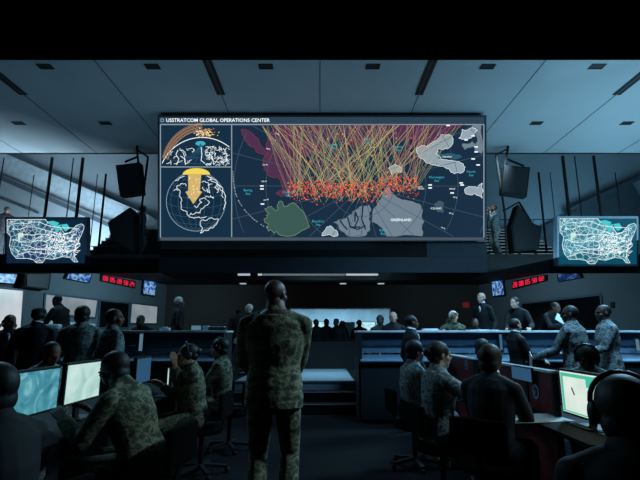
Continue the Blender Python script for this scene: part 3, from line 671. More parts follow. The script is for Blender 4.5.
# ---------------------------------------------------------------- upper counters (left and right)
CT = at(400, 330.5, 7.9).z
def counter(s, x0, x1, label):
    r = empty('service_counter', (s*(x0+x1)/2, 8.1, 0), 0, label, 'counter'); hw = (x1-x0)/2
    MB().box((-hw-.03, -.28, CT-.035), (hw+.03, .35, CT)).build('counter_top', M_counter, r, bevel=.006)
    MB().box((-hw, -.2, 1.20), (hw, -.14, CT-.035)).build('upper_panel', M_navy, r)
    sh = MB(); sh.add([(-hw,-.6,.945), (hw,-.6,.945), (hw,-.13,1.02), (-hw,-.13,1.02), (-hw,-.6,.965), (hw,-.6,.965), (hw,-.13,1.045), (-hw,-.13,1.045)], [(0,3,2,1),(4,5,6,7),(0,1,5,4),(1,2,6,5),(2,3,7,6),(3,0,4,7)]); sh.build('desk_shelf', M_navy2, r)
    MB().box((-hw, -.17, 1.07), (hw, -.1, 1.19)).build('light_band', M_navy2, r)
    MB().box((-hw, -.55, .06), (hw, -.5, .94)).build('front_panel', M_frontp, r)
    MB().box((-hw, -.5, 0), (hw, -.44, .06)).build('plinth', M_black, r)
    for e in (-1, 1): MB().box((e*hw-.03, -.5, .05), (e*hw+.03, .25, CT-.04)).build('side_panel', M_frontp, r)
    for k in range(1, int(hw*2/1.4)): x = -hw + k*1.4; MB().box((x-.01, -.206, 1.20), (x+.01, -.2, CT-.04)).build('panel_joint', M_black, r)
counter(1, .66, 7.2, 'long navy service counter with a pale top, right of the centre aisle')
counter(-1, 1.62, 7.2, 'long navy service counter with a pale top, left of the centre aisle')
# things standing on the counters
def prop(px, py, Y, w, d, h, name, m, label, cat, z=None, rz=0, extra=None):
    p = at(px, py, Y); z = CT if z is None else z
    r = empty(name, (p.x, Y, z), rz, label, cat)
    MB().box((-w/2, -d/2, .002), (w/2, d/2, h)).build('body', m, r, bevel=min(.008, h*.2))
    if extra: extra(r)
    return r
def lid(m, w, d, z, h=.01): return lambda r: MB().box((-w/2, -d/2, z), (w/2, d/2, z+h)).build('cover', m, r)
M_boxs = glow('small_display_glow', (96, 132, 152), .75)
def disp(w, h, y, m): return lambda r: MB().box((-w/2, y-.004, .01), (w/2, y, h)).build('display', m, r)
prop(197, 330, 8.1, .22, .12, .10, 'desk_phone', M_dark, 'small desk device with a pale blue display on the left counter', 'device', extra=disp(.17, .085, -.06, M_boxs))
prop(206, 330, 8.1, .12, .10, .085, 'card_box', M_white, 'small pale box beside the desk device on the left counter', 'box', extra=lid(M_dark, .1, .08, .085))
prop(165, 330, 8.1, .16, .12, .05, 'tissue_box', M_white, 'low white box on the left counter right of the third window', 'box', extra=lid(M_paper, .08, .03, .05, .02))
prop(218, 330, 8.1, .3, .2, .06, 'document_tray', M_dark, 'dark document tray on the left counter next to the standing officer', 'tray', extra=lid(M_paper, .24, .16, .06, .012))
prop(430, 330, 8.1, .28, .2, .015, 'paper_stack', M_paper, 'white paper stack on the right counter before the seated officer', 'paper', extra=lid(M_paper, .24, .18, .015, .02))
prop(482, 330, 8.0, .5, .22, .012, 'paper_sheets', M_paper, 'pale sheets lying on the counter in front of the bald officer', 'paper', extra=lid(M_white, .2, .15, .012, .006))
prop(501, 348, 7.85, .09, .03, .33, 'wall_panel_device', M_dark, 'narrow dark control strip on the navy counter front beside the suited man', 'device', z=1.08, extra=lambda r: MB().box((-.02, -.02, .04), (.02, -.015, .3)).build('button_row', M_frame_l, r))
prop(141, 347, 7.78, .06, .03, .3, 'lit_name_plate', M_dark, 'narrow upright blue lit plate on the left counter front', 'sign', z=1.1, extra=lambda r: MB().box((-.028, -.02, .01), (.028, -.0155, .29)).build('display', M_boxs, r))
prop(637, 345, 7.8, .06, .03, .22, 'lit_name_plate', M_dark, 'narrow upright pale plate on the counter front at far right', 'sign', z=1.1, extra=lambda r: MB().box((-.028, -.02, .01), (.028, -.0155, .2)).build('display', M_boxs, r))
prop(553, 350, 7.68, .36, .22, .012, 'paper_sheets', M_paper, 'white sheets on the blue shelf left of the two camouflaged men', 'paper', z=.955+.12, rz=8, extra=lid(M_white, .2, .15, .012, .006))
prop(553, 350, 7.68, .3, .2, .1, 'binder', M_dark, 'dark binder under the white sheets on the blue shelf', 'binder', z=.963, extra=lid(M_fascia, .28, .18, .1, .01))

# ---------------------------------------------------------------- the two console rows along the aisle
def console(s, y0, y1, label, panels):
    r = empty('console_desk', (s*2.25, (y0+y1)/2, 0), 0, label, 'desk'); hl = (y1-y0)/2
    a, b = (-.62, .30) if s > 0 else (-.30, .62)
    MB().box((a, -hl, .71), (b, hl, .74)).build('desktop', M_deskdark, r, bevel=.006)
    for k in (-1, 0, 1): MB().box((a+.2, k*(hl-.03)-.025, 0), (b-.2+.1*s, k*(hl-.03)+.025, .71)).build('leg_panel', M_black, r)
    return r
# left row: desk with three monitors facing the aisle
dl_ = console(-1, 2.4, 6.4, 'dark console desk running back along the left side of the aisle', 0)
dr_ = console(1, 2.9, 6.95, 'dark console desk with red-brown panels along the right side of the aisle', 0)
dr_x, dr_y = 2.25, 4.925
# red-brown privacy panels with seals, on the right desk, facing the aisle
zt = 1.4 - .30
for k, (ya, yb) in enumerate(((3.80, 4.95), (5.72, 6.90))):
    pz = MB().box((-.36, ya-dr_y+.02, .15), (-.33, yb-dr_y-.02, zt-.02)).build('wood_panel', M_redwood, dr_)
    MB().box((-.38, ya-dr_y, zt-.02), (-.31, yb-dr_y, zt)).build('panel_cap', M_counter, dr_)
    MB().box((-.37, ya-dr_y, .15), (-.32, ya-dr_y+.03, zt-.02)).build('panel_post', M_dark, dr_)
    sy = (4.12 if k == 0 else 6.0) - dr_y; sz = .90 if k == 0 else 1.0
    sl = MB(); n = 20
    ring = [Vector((-.364, sy + .06*math.cos(2*math.pi*i/n), sz + .06*math.sin(2*math.pi*i/n))) for i in range(n)]; slab(sl, ring, (-1,0,0), .004); so = sl.build('round_seal', M_seal, dr_)
    s2 = MB(); ring = [Vector((-.369, sy + .043*math.cos(2*math.pi*i/n), sz + .043*math.sin(2*math.pi*i/n))) for i in range(n)]; slab(s2, ring, (-1,0,0), .003); s2.build('seal_field', M_sealb, so)
    s3 = MB()
    for a in range(5):
        t0 = R(90+a*72); t1 = R(90+(a+2)*72); s3.beam((-.374, sy+.028*math.cos(t0), sz+.028*math.sin(t0)), (-.374, sy+.028*math.cos(t1), sz+.028*math.sin(t1)), .005, .006)
    s3.build('seal_emblem', M_seal, so)

def monitor(x, y, z, yaw, w, h, m, label, cat='monitor', tilt=0, stand=True, bez=.018, grp=None, rise=.12):
    """desk monitor; yaw = direction the screen faces, 0 = -Y"""
    r = empty('desk_monitor', (x, y, z), yaw, label, cat, grp); z0 = rise if stand else .0
    MB().box((-w/2-bez, 0, z0-bez), (w/2+bez, .035, z0+h+bez)).build('casing', M_black, r, bevel=.005)
    MB().box((-w/2, -.004, z0), (w/2, .001, z0+h)).build('display', m, r)
    if stand:
        MB().box((-.03, .03, .0), (.03, .055, z0+h*.5)).build('neck', M_dark, r)
        MB().box((-.12, -.06, 0), (.12, .12, .012)).build('foot', M_dark, r, bevel=.004)
    return r
M_scA = screen_noise('teal_chart', [(.3, (44, 112, 130)), (.5, (78, 150, 166)), (.62, (120, 186, 194)), (.66, (70, 140, 156))], 5, 5, 1.0, dist=2.0)
M_scB = screen_noise('pale_green_chart', [(.3, (150, 196, 190)), (.5, (186, 220, 212)), (.7, (206, 232, 224))], 5, 5, 1.0, dist=1.0)
M_scC = screen_noise('white_green_page', [(.3, (206, 226, 214)), (.7, (232, 240, 230))], 5, 3, 1.0)
M_scD = glow('blue_screen', (46, 84, 116), .9); M_scE = glow('green_window', (70, 190, 160), 1.0)
monitor(-1.90, 3.16, .74, 90, .50, .27, M_scA, 'teal glowing desk monitor, the left one of the pair at lower left', rise=.14)
monitor(-1.90, 3.78, .74, 90, .52, .28, M_scB, 'pale green glowing desk monitor, the right one of the pair at lower left', rise=.14)
monitor(-2.0, 5.30, .74, 90, .40, .26, M_scD, 'small blue desk monitor behind the leaning man at left', stand=True)
monitor(-1.62, 5.0, .74, 12, .012, .17, M_scB, 'narrow bright device edge standing between the leaning man and the headset woman', 'device', bez=.01)
mr = monitor(1.90, 3.40, .74, -90, .60, .30, M_scC, 'white and green glowing desk monitor at lower right', rise=.07)
e = MB()
e.box((-.29, -.006, .335), (.05, -.0045, .36)).box((-.29, -.006, .075), (-.26, -.0045, .335)).box((.05, -.006, .28), (.29, -.0045, .36)).box((-.26, -.006, .075), (.29, -.0045, .085)); e.build('window_border', M_scE, mr)
MB().beam((-.14, -.007, .26), (-.11, -.007, .21), .012, .002).build('cursor_mark', M_dark, mr)
monitor(1.85, 4.30, .74, -90, .40, .11, M_scD, 'low blue display on top of the red-brown panel with a seal', bez=.01, stand=True, rise=.24)
prop(525, 414, 3.75, .62, .34, .006, 'paper_sheets', M_paper, 'white sheets lying on the dark desk left of the white glowing monitor', 'paper', z=.74, rz=10, extra=lid(M_paper, .3, .2, .006, .006))

# ---------------------------------------------------------------- office chairs
def make_chair(loc, rz, label):
    r = empty('office_chair', loc, rz, label, 'chair', 'black office chairs at the console desks')
    b = MB(); loft(b, [(0,0,.40), (0,0,.44), (0,0,.47)], [(.22,.21), (.245,.235), (.22,.21)], n=16); b.build('seat', M_chair, r, True)
    b = MB(); b.box((-.21, -.27, .55), (.21, -.22, .80)); b.build('backrest', M_chair, r, bevel=.02)
    MB().beam((0,-.2,.42), (0,-.26,.62), .06, .02).build('back_bar', M_metal, r)
    MB().tube([(0,0,.09), (0,0,.41)], .025, 10).build('gas_column', M_metal, r, True)
    for k in range(5):
        a = R(72*k); l = MB(); l.beam((0,0,.09), (.27*math.cos(a), .27*math.sin(a), .06), .04, .03); lg = l.build('leg', M_dark, r)
        w = MB(); w.tube([(.27*math.cos(a)-.012, .27*math.sin(a), .028), (.27*math.cos(a)+.012, .27*math.sin(a), .028)], .027, 10); w.build('caster', M_black, lg, True)
    return r
CH = []
def chair(x, y, z, rz, label):
    if not CH: CH.append(make_chair((x, y, z), rz, label)); return CH[0]
    return dup(CH[0], (x, y, z), rz, label)

# ---------------------------------------------------------------- people
def ik(a, b, l1, l2, pole):
    a = Vector(a); b = Vector(b); d = b - a; L = min(d.length, (l1+l2)*.995); u = d.normalized(); b = a + u*L
    x = (l1*l1 - l2*l2 + L*L)/(2*L); h = math.sqrt(max(l1*l1 - x*x, 0)); p = Vector(pole); p = (p - u*p.dot(u)).normalized()
    return a + u*x + p*h, b
def hand(mb, w, d, s, palm, curl=.5):
    """palm, four bent fingers and a thumb; d = direction of the forearm, palm = palm normal, s = +1 right hand"""
    d = d.normalized(); palm = (palm - d*palm.dot(d)).normalized(); sd = d.cross(palm)*s
    loft(mb, [w - d*.015, w + d*.02, w + d*.06, w + d*.088], [(.026,.02), (.034,.016), (.042,.015), (.038,.012)], side=sd, n=10)
    for k, L in enumerate((.066, .076, .070, .054)):
        b = w + d*.082 + sd*(.031 - k*.0205); q = d; pts = [b - d*.02, b]
        for j, f in enumerate((.45, .32, .26)):
            q = (q + palm*curl*(.6+.25*j)).normalized(); pts.append(pts[-1] + q*L*f)
        loft(mb, pts, [(.0095,)*2, (.0095,)*2, (.009,)*2, (.0085,)*2, (.007,)*2], side=sd, n=8)
    b = w + d*.02 + sd*.024; q = (d*.7 + sd*.75 + palm*.2).normalized(); q2 = (d + sd*.15 + palm*.4).normalized()
    loft(mb, [b, b + q*.038, b + q*.038 + q2*.03, b + q*.038 + q2*.052], [(.013,)*2, (.0115,)*2, (.01,)*2, (.008,)*2], side=palm, n=8)

OUT = {'camo': (M_camo, M_camo, M_boot), 'camog': (M_camog, M_camog, M_boot), 'suit': (M_suit, M_suit, M_shoe), 'navy': (M_navyc, M_navyc, M_shoe), 'black': (M_suit, M_suit, M_shoe)}
def person(label, x, y, z=0, h=0, H=1.76, sit=False, lean=0, side=0, twist=0, pole=None, yaw=0, pitch=0, L=None, Rr=None, outfit='camo', hair='short', skin=M_skinA, headset=False, vox=.012, seat=.47, feet=None, bulk=1.0, group=None, hairm=None, curl=.45, width=1.0, hs=1.0):
    k = H/1.76; r = empty('person', (x, y, z), h, label, 'person', group)
    pz = (seat+.10)/k if sit else .95
    pel = Vector((0, 0, pz)); Rm = Matrix.Rotation(R(-lean), 3, 'X') @ Matrix.Rotation(R(side), 3, 'Y')
    Rs = Rm @ Matrix.Rotation(R(twist), 3, 'Z')
    def T(v, m=None): return (pel + (m or Rm) @ Vector(v))*k
    sp = [T((0,0,-.09)), T((0,0,0)), T((0,.012,.14)), T((0,.005,.30), Rs), T((0,-.005,.43), Rs), T((0,-.005,.50), Rs), T((0,.0,.535), Rs), T((0,.012,.59), Rs)]
    sr = [(.12,.10), (.165,.12), (.145,.108), (.172,.125), (.175,.105), (.115,.08), (.066,.062), (.056,.06)]
    sr = [(a*k*bulk*width, b*k*bulk) for a, b in sr]
    if sit: sp[0] = T((0, .02, -.08), Matrix.Identity(3))
    sx = Rs @ Vector((1, 0, 0))
    hd = T((0, .02, .652), Rs)
    Hm = Matrix.Rotation(R(yaw), 3, 'Z') @ Matrix.Rotation(R(-pitch - lean*.35), 3, 'X')
    # arms
    arms = []
    for s, tg in ((-1, L), (1, Rr)):
        sh = T((s*.180*bulk*width, -.005, .43), Rs)
        if tg is None: tg = Vector((sh.x + s*.10, sh.y + .10 + lean*.004, sh.z - .50*k))
        elif tg == 'desk': tg = Vector((s*.13, .44, (seat if sit else .9)+.36))
        tg = Vector(tg)
        el, wr = ik(sh, tg, .29*k, .265*k, ((s*pole[0], pole[1], pole[2]) if pole else (s*.35, -.7, -.7))); arms.append((s, sh, el, wr))
    legs = []
    for s in (-1, 1):
        hp = (pel + Vector((s*.092, .0, -.03)))*k
        if feet: an = Vector(feet[0 if s < 0 else 1])
        elif sit: an = Vector((s*.13, .44, .09))
        else: an = Vector((s*.11, -.02, .09))
        kn, an = ik(hp, an, .44*k, .43*k, (s*.12, 1, .1)); legs.append((s, hp, kn, an))
    fwd = Vector((0, 1, 0))
    def torso(mb, a, b, inf): loft(mb, sp[a:b], [(q[0]+inf, q[1]+inf) for q in sr[a:b]], side=sx, n=20)
    def arm(mb, A, inf, part=1.0):
        s, sh, el, wr = A; e2 = el + (wr-el)*part; nk = T((0, -.012, .50), Rs)
        ellipsoid(mb, sh, (.056*k+inf*.7, .057*k+inf*.7, .054*k+inf*.7))
        loft(mb, [nk, nk.lerp(sh, .5) + Vector((0, 0, .006)), sh], [(.055*k+inf*.6,)*2, (.056*k+inf*.6,)*2, (.052*k+inf*.6,)*2], side=(0, 1, 0), n=12)
        if inf < .001:
            loft(mb, [sh, sh.lerp(el,.4), el], [(.052*k,)*2, (.05*k,)*2, (.04*k,)*2], n=12)
            loft(mb, [el, el.lerp(wr,.3), wr], [(.04*k,)*2, (.042*k,)*2, (.027*k,)*2], n=12); ellipsoid(mb, el, (.041*k,)*3)
        else:
            loft(mb, [sh, sh.lerp(el,.4), el], [(.052*k+inf,)*2, (.052*k+inf,)*2, (.042*k+inf,)*2], n=14); ellipsoid(mb, el, (.043*k+inf,)*3)
            loft(mb, [el, el.lerp(e2,.35), e2.lerp(el,.1), e2], [(.042*k+inf,)*2, (.043*k+inf,)*2, (.033*k+inf,)*2, (.031*k+inf,)*2], n=14)
    def leg(mb, A, inf, part=1.0):
        s, hp, kn, an = A; a2 = kn + (an-kn)*part
        loft(mb, [hp, hp.lerp(kn,.35), kn], [(.088*k+inf,)*2, (.082*k+inf,)*2, (.058*k+inf,)*2], n=14); ellipsoid(mb, kn, (.058*k+inf,)*3)
        loft(mb, [kn, kn.lerp(a2,.35), a2], [(.056*k+inf,)*2, (.058*k+inf,)*2, (.04*k+inf,)*2], n=14); ellipsoid(mb, hp, (.088*k+inf,)*3)
    def foot(mb, A, inf):
        an = A[3]; f = (fwd + Vector((A[0]*.18, 0, 0))).normalized(); b = Vector((an.x, an.y, .045))
        loft(mb, [an + Vector((0,0,.06)), an, b - f*.02], [(.042+inf,)*2, (.043+inf,)*2, (.042+inf,.045+inf)], n=12)
        loft(mb, [b - f*.07, b + f*.0, b + f*.10, b + f*.17, b + f*.195], [(.034+inf,.034), (.04+inf,.042), (.046+inf,.036), (.038+inf,.026), (.02,.018)], n=12)
    def head(mb):
        def e(c, q): ellipsoid(mb, hd + Hm @ (Vector(c)*k*hs), tuple(v*k*hs for v in q), Hm, 18, 12)
        e((0,-.012,.025), (.077,.097,.087)); e((0,.03,-.045), (.057,.062,.072)); e((0,.062,-.092), (.026,.026,.022)); e((0,.072,.02), (.05,.022,.018))
        e((0,.098,-.022), (.013,.02,.022)); e((0,.094,.002), (.009,.014,.022)); e((0,.082,-.062), (.024,.018,.012)); e((.045,.05,-.03), (.02,.028,.025)); e((-.045,.05,-.03), (.02,.028,.025))
        for s in (-1, 1): e((s*.079,-.008,-.012), (.01,.02,.032))
        loft(mb, [sp[5], sp[6], hd + Hm @ Vector((0,-.02,-.03))], [(.06*k,.06*k), (.056*k,.058*k), (.055*k,.06*k)], side=sx, n=14)
    b = MB(); torso(b, 0, 8, 0)
    for A in arms: arm(b, A, 0); hand(b, A[3], A[3]-A[2], A[0], Vector((-A[0]*.6, .1, -.6)) if (A[3]-A[2]).normalized().z > -.8 else Vector((-A[0], .2, 0)), curl)
    for A in legs: leg(b, A, 0); foot(b, A, -.004)
    head(b); remesh(b, 'body', skin, r, vox, 2)
    top, bot, sh_m = OUT[outfit]; inf = .016
    j = MB(); torso(j, 0, 6, inf)
    for A in arms: arm(j, A, inf - .003, .97)
    if not sit: loft(j, [T((0,.0,-.14)), T((0,0,-.06)), T((0,.0,.05))], [(.178*k*bulk,.135*k*bulk), (.18*k*bulk,.137*k*bulk), (.165*k*bulk,.125*k*bulk)], side=sx, n=20)
    loft(j, [sp[5] - (sp[6]-sp[5])*.3, sp[6] + (sp[7]-sp[6])*.5], [(.098*k,.088*k), (.071*k,.073*k)], side=sx, n=16)
    jk = remesh(j, 'jacket', top, r, max(vox, .009), 3)
    t = MB(); loft(t, [sp[0], sp[1], sp[1].lerp(sp[2], .4)], [(q[0]+inf*.5, q[1]+inf*.5) for q in (sr[0], sr[1], sr[1])], side=sx, n=18)
    for A in legs: leg(t, A, inf - .002, .96)
    remesh(t, 'trousers', bot, r, max(vox, .010), 3)
    for A in legs: q = MB(); foot(q, A, .008); remesh(q, 'shoe' if outfit in ('suit', 'navy', 'black') else 'boot', sh_m, r, max(vox, .010), 1)
    if outfit == 'suit':
        q = MB(); ellipsoid(q, T((0, .112, .42), Rs), (.028*k, .022*k, .07*k), Rs); sf = remesh(q, 'shirt_front', M_shirt, r, .008, 1)
        q = MB(); ellipsoid(q, T((0, .13, .41), Rs), (.011*k, .010*k, .065*k), Rs); q.build('necktie', M_suit, sf, True)
    if outfit in ('suit', 'navy'):
        q = MB(); loft(q, [sp[6] - (sp[7]-sp[6])*.1, sp[6].lerp(sp[7], .68)], [(.074*k,.072*k), (.067*k,.071*k)], side=sx, n=16); q.build('shirt_collar', M_shirt, r, True)
    def E(nm, items, m, vx=.008):
        q = MB()
        for c, rad in items: ellipsoid(q, hd + Hm @ (Vector(c)*k*hs), tuple(v*k*hs for v in rad), Hm, 18, 12)
        return remesh(q, nm, m, r, vx, 1)
    hm = hairm or M_hairb
    if hair == 'short': E('hair', [((0,-.022,.03), (.083,.097,.09))], hm)
    elif hair == 'bun': E('hair', [((0,-.022,.028), (.088,.102,.093)), ((0,-.06,-.03), (.07,.06,.05)), ((0,-.12,.01), (.045,.04,.045))], hm)
    elif hair == 'full': E('hair', [((0,-.022,.032), (.094,.108,.10)), ((0,-.05,-.04), (.085,.065,.07))], hm)
    elif hair == 'white': E('hair', [((0,-.025,.03), (.085,.1,.09))], M_hairw)
    elif hair == 'buzz': E('hair', [((0,-.02,.027), (.080,.096,.088))], hm)
    elif hair == 'cap':
        E('hair', [((0,-.03,.01), (.083,.09,.07))], hm); cp = MB(); ellipsoid(cp, hd + Hm @ Vector((0,-.01,.055)), (.09,.108,.065), Hm, 18, 12); ellipsoid(cp, hd + Hm @ Vector((0,.1,.045)), (.065,.06,.01), Hm, 18, 12); remesh(cp, 'cap', top, r, .008, 1)
    if headset:
        q = MB(); pts = [hd + Hm @ Vector((.1*math.cos(a), -.01, .035 + .1*math.sin(a))) for a in [R(-15 + 210*i/14) for i in range(15)]]; q.tube(pts, .009, 8)
        hd_ = q.build('headset', M_metal, r, True)
        for s in (-1, 1):
            q = MB(); ellipsoid(q, hd + Hm @ Vector((s*.094, -.005, -.005)), (.02,.04,.045), Hm); q.build('ear_cup', M_dark, hd_, True)
        q = MB(); q.tube([hd + Hm @ Vector((-.098,.01,-.03)), hd + Hm @ Vector((-.085,.07,-.07)), hd + Hm @ Vector((-.04,.11,-.075))], .004, 6); q.build('microphone', M_white, hd_, True)
    if vox < .0095:
        for s in (-1, 1):
            q = MB(); ellipsoid(q, hd + Hm @ (Vector((s*.03,.085,-.002))*k), (.011,.008,.007), Hm); q.build('eye', M_eye, r, True)
    return r

def X(px, Y): return at(px, 333, Y).x
# the standing officer in the middle, seen from behind
person('camouflaged bald officer standing in the aisle at centre, seen from behind, arms at sides', X(275, 3.55), 3.55, 0, 0, H=1.87, outfit='camo', hair='buzz', hairm=M_skinC, skin=M_skinC, yaw=-32, twist=-6, vox=.0065, bulk=1.18, hs=.92, pole=(1, -.35, -.3), L=(-.10,.30,1.02), Rr=(.10,.30,1.0))
# foreground left
chair(-1.16, 3.25, 0, 82, 'black office chair under the leaning camouflaged man at lower left')
person('seated camouflaged man leaning forward in dark profile before the pale green monitor', -1.16, 3.25, 0, 80, H=1.78, hs=.92, sit=True, lean=26, pitch=5, yaw=5, L=(-.15,.55,.84), Rr=(.15,.55,.84), outfit='camo', hair='full', skin=M_skinC, vox=.0065, bulk=1.08)
chair(-1.31, 2.05, 0, 70, 'black office chair at the very front of the left console desk')
person('dark clothed person seated at the extreme lower left, mostly cut by shadow', -1.31, 2.05, 0, 70, H=1.70, seat=.44, sit=True, lean=14, L='desk', Rr='desk', outfit='black', hair='full', skin=M_skinC)
chair(-1.22, 4.95, 0, 85, 'black office chair under the headset woman left of the aisle')
person('woman with headset seated left of the aisle, facing left, hand near chin', -1.27, 4.9, 0, 108, H=1.68, sit=True, lean=10, pitch=8, L=(-.04,.24,1.07), Rr=(.12,.36,.86), outfit='camo', hair='bun', skin=M_skinB, headset=True, vox=.008)
chair(-1.12, 5.9, 0, 80, 'black office chair behind the headset woman near the standing officer')
person('seated operator with dark hair behind the headset woman, beside the standing officer', -1.2, 5.85, 0, 88, H=1.76, sit=True, lean=5, L='desk', Rr='desk', outfit='camo', hair='full', skin=M_skinB, headset=True)
# left mid ground
chair(-2.95, 4.75, 0, -90, 'black office chair on the far side of the left console desk')
person('camouflaged person seated behind the pair of glowing monitors, head bowed to the right', -2.85, 4.75, 0, -120, H=1.76, sit=True, lean=14, pitch=20, L='desk', Rr='desk', outfit='camog', hair='buzz', skin=M_skinA)
person('person in dark uniform and cap standing with back turned between the two bright left windows', X(36, 6.3), 6.3, 0, 10, H=1.80, outfit='navy', hair='cap', skin=M_skinC, bulk=1.12)
person('camouflaged person standing with back turned before the grey lit window', X(81, 6.15), 6.15, 0, 15, H=1.80, outfit='camog', hair='full', skin=M_skinC, yaw=-20, bulk=1.08)
person('camouflaged bareheaded man standing right of the grey lit window, facing right', X(112, 5.6), 5.6, 0, -45, H=1.74, outfit='camog', hair='buzz', skin=M_skinA, yaw=-25, bulk=1.08)
person('dark figure leaning over a white sheet in front of the grey lit window', X(64, 8.9), 8.9, .5, 80, H=1.72, lean=20, pitch=15, L=(-.15,.50,.95), Rr=(.15,.52,.98), outfit='black', hair='buzz', skin=M_skinC)
pp = at(54, 328, 8.75); tag(MB().box((-.14, -.1, -.05), (.14, .1, .05)).build('paper_roll', M_paper, None, bevel=.03), 'white rolled sheet held under the leaning figure at left', 'paper').location = (pp.x, 8.75, pp.z + .02)
person('man in black suit and white shirt at far left before the bright window', X(9, 7.0), 7.0, 0, -150, H=1.72, outfit='suit', hair='short', skin=M_skinA, Rr=(.16,.26,1.44), yaw=30)
person('dark suited person at the left edge, half out of the picture', X(-2, 7.1), 7.3, 0, -60, H=1.68, outfit='suit', hair='short', skin=M_skinC)
person('person in dark jacket and pale cap standing behind the left counter before the brown wall', X(177, 9.4), 9.4, .5, -60, H=1.68, outfit='black', hair='white', skin=M_skinA)
chair(X(146, 9.3), 9.3, .5, 170, 'black office chair behind the left counter below the third lit window')
person('low dark head of a seated person behind the left counter below the third lit window', X(146, 9.2), 9.2, .5, 175, H=1.70, sit=True, lean=25, outfit='black', hair='short', skin=M_skinC)
person('white-haired person in dark clothes standing far back, just left of the officer', X(248.5, 10.2), 10.2, .5, 140, H=1.58, outfit='black', hair='white', skin=M_skinB)
person('dark figure beside the white-haired person, left of the officer', X(238, 11), 11, .5, 20, H=1.55, outfit='black', hair='short', skin=M_skinC)
# operators seated at the dark desk in the middle, silhouettes against the lit opening
bd = empty('operator_desk', (-.05, 12.3, .5), 0, 'black operator desk across the aisle in front of the lit opening', 'desk')
MB().box((-1.2, -.3, .70), (1.15, .35, .74)).build('desktop', M_black, bd); MB().box((-1.2, -.3, 0), (1.15, -.26, .73)).build('front_panel', M_black, bd)
for e in (-1.2, 1.11): MB().box((e, -.26, 0), (e+.04, .35, .70)).build('side_panel', M_black, bd)
for px, Y, h, H, nm, lean, sd in ((317.5, 13.0, 200, 1.66, 'leftmost dark figure seated before the lit opening', 0, 4), (326.5, 14.2, -160, 1.76, 'dark figure seated second from left before the lit opening', 0, 0), (338.5, 12.95, 150, 1.70, 'broad dark figure seated at the middle of the group before the lit opening', 4, 4),
                                  (346.5, 14.9, 100, 1.70, 'dark figure bending a little at the right of the group before the lit opening', 12, 0), (359.5, 14.6, 180, 1.72, 'small dark silhouette alone against the right half of the lit opening', 0, 0)):
    chair(X(px, Y), Y, .5, h, 'black office chair under the ' + nm.replace(' before the lit opening', '').replace(' against the right half of the lit opening', '').replace(' a little at the right of the group', ''))
    person(nm, X(px, Y), Y, .5, h, H=H, sit=True, lean=lean, side=sd, outfit='black', hair='short', skin=M_skinC, bulk=1.08)
for px, Y, H, nm, hr, sk in ((380.5, 10.3, 1.66, 'dark-haired head of a person seated behind the aisle end of the right counter', 'full', M_skinC), (393.5, 9.3, 1.74, 'blurred grey-skinned person seated right of the lit opening behind the counter', 'buzz', M_skinB)):
    chair(X(px, Y+.0), Y, .5, 170, 'black office chair of the ' + ('dark-haired' if Y > 9.5 else 'grey-skinned') + ' person behind the right counter')
    person(nm, X(px, Y), Y, .5, 172, H=H, sit=True, outfit='black', hair=hr, hairm=M_hairb if hr == 'full' else M_skinB, skin=sk)
# behind the right counter
chair(X(453, 8.9), 8.95, .5, 180, 'black office chair of the pale-haired officer behind the right counter')
person('pale-haired officer in camouflage seated behind the right counter, hand raised to the head', X(453, 8.9), 8.9, .5, 175, H=1.76, sit=True, lean=10, L=(.0,.24,1.22), Rr=(.30,.40,.9), outfit='camo', hair='white', skin=M_skinB, vox=.010)
chair(X(473, 9.05), 9.05, .5, 180, 'black office chair left of the bald officer behind the right counter')
person('small low head of a person seated just left of the bald officer', X(473, 9.05), 9.05, .5, 175, H=1.5, sit=True, lean=20, outfit='black', hair='short', skin=M_skinA)
person('bald officer in dark blue suit standing behind the right counter before the brown wall', X(484, 9.75), 9.75, .5, 130, H=1.80, bulk=.86, outfit='suit', hair='buzz', hairm=M_skinB, skin=M_skinB, vox=.010)
person('dark-jacketed person leaning on the right counter with lit face turned left', X(521, 9.0), 9.0, .5, 140, H=1.68, lean=22, yaw=-20, L=(-.3,.45,.98), Rr=(.1,.55,.98), bulk=.9, outfit='black', hair='short', skin=M_skinB)
person('person in dark clothes bending over papers left of the camouflaged pair', X(544, 9.0), 9.0, .5, -150, H=1.60, lean=28, L=(-.2,.55,.95), Rr=(.22,.55,1.05), outfit='black', hair='short', skin=M_skinA)
pp = at(561, 319, 8.55); s = MB().box((-.10, -.004, -.07), (.10, .004, .07)).build('paper_sheet', M_paper); s.location = pp; s.rotation_euler = (R(-15), R(32), 0); tag(s, 'white sheet held up tilted behind the right counter beside the camouflaged pair', 'paper')
# before the right counter
person('dark-haired man in navy suit standing in profile at the left end of the right counter', X(411, 6.9), 6.9, 0, -80, H=1.71, bulk=.9, outfit='suit', hair='short', skin=M_skinA)
person('man in black suit with short hair standing before the right counter, holding a paper', X(515, 6.85), 6.85, 0, -80, H=1.66, bulk=.86, outfit='suit', hair='buzz', hairm=M_hairn, skin=M_skinB, yaw=10, Rr=(.12,.34,1.0), L=(-.1,.36,1.0), vox=.009)
s = MB().box((-.09, -.003, -.12), (.09, .003, .12)).build('paper_sheet', M_paper); s.location = at(531, 362, 6.55); s.rotation_euler = (0, R(-22), R(75)); tag(s, 'white paper held upright by the black-suited man', 'paper')
chair(X(481, 5.9), 5.9, 0, -80, 'black office chair under the blurred dark person before the counter')
person('dark blurred person seated low between the bun-haired woman and the suited man', X(481, 6.0), 6.0, 0, -60, H=1.72, sit=True, outfit='black', hair='full', skin=M_skinC)
person('camouflaged man standing with back half turned, left one of the pair at right', X(573, 6.3), 6.3, 0, 42, H=1.82, outfit='camog', hair='buzz', skin=M_skinC, yaw=20, twist=-8, L=(-.20,.42,1.08), Rr=(.34,.1,.92), bulk=1.08, vox=.009)
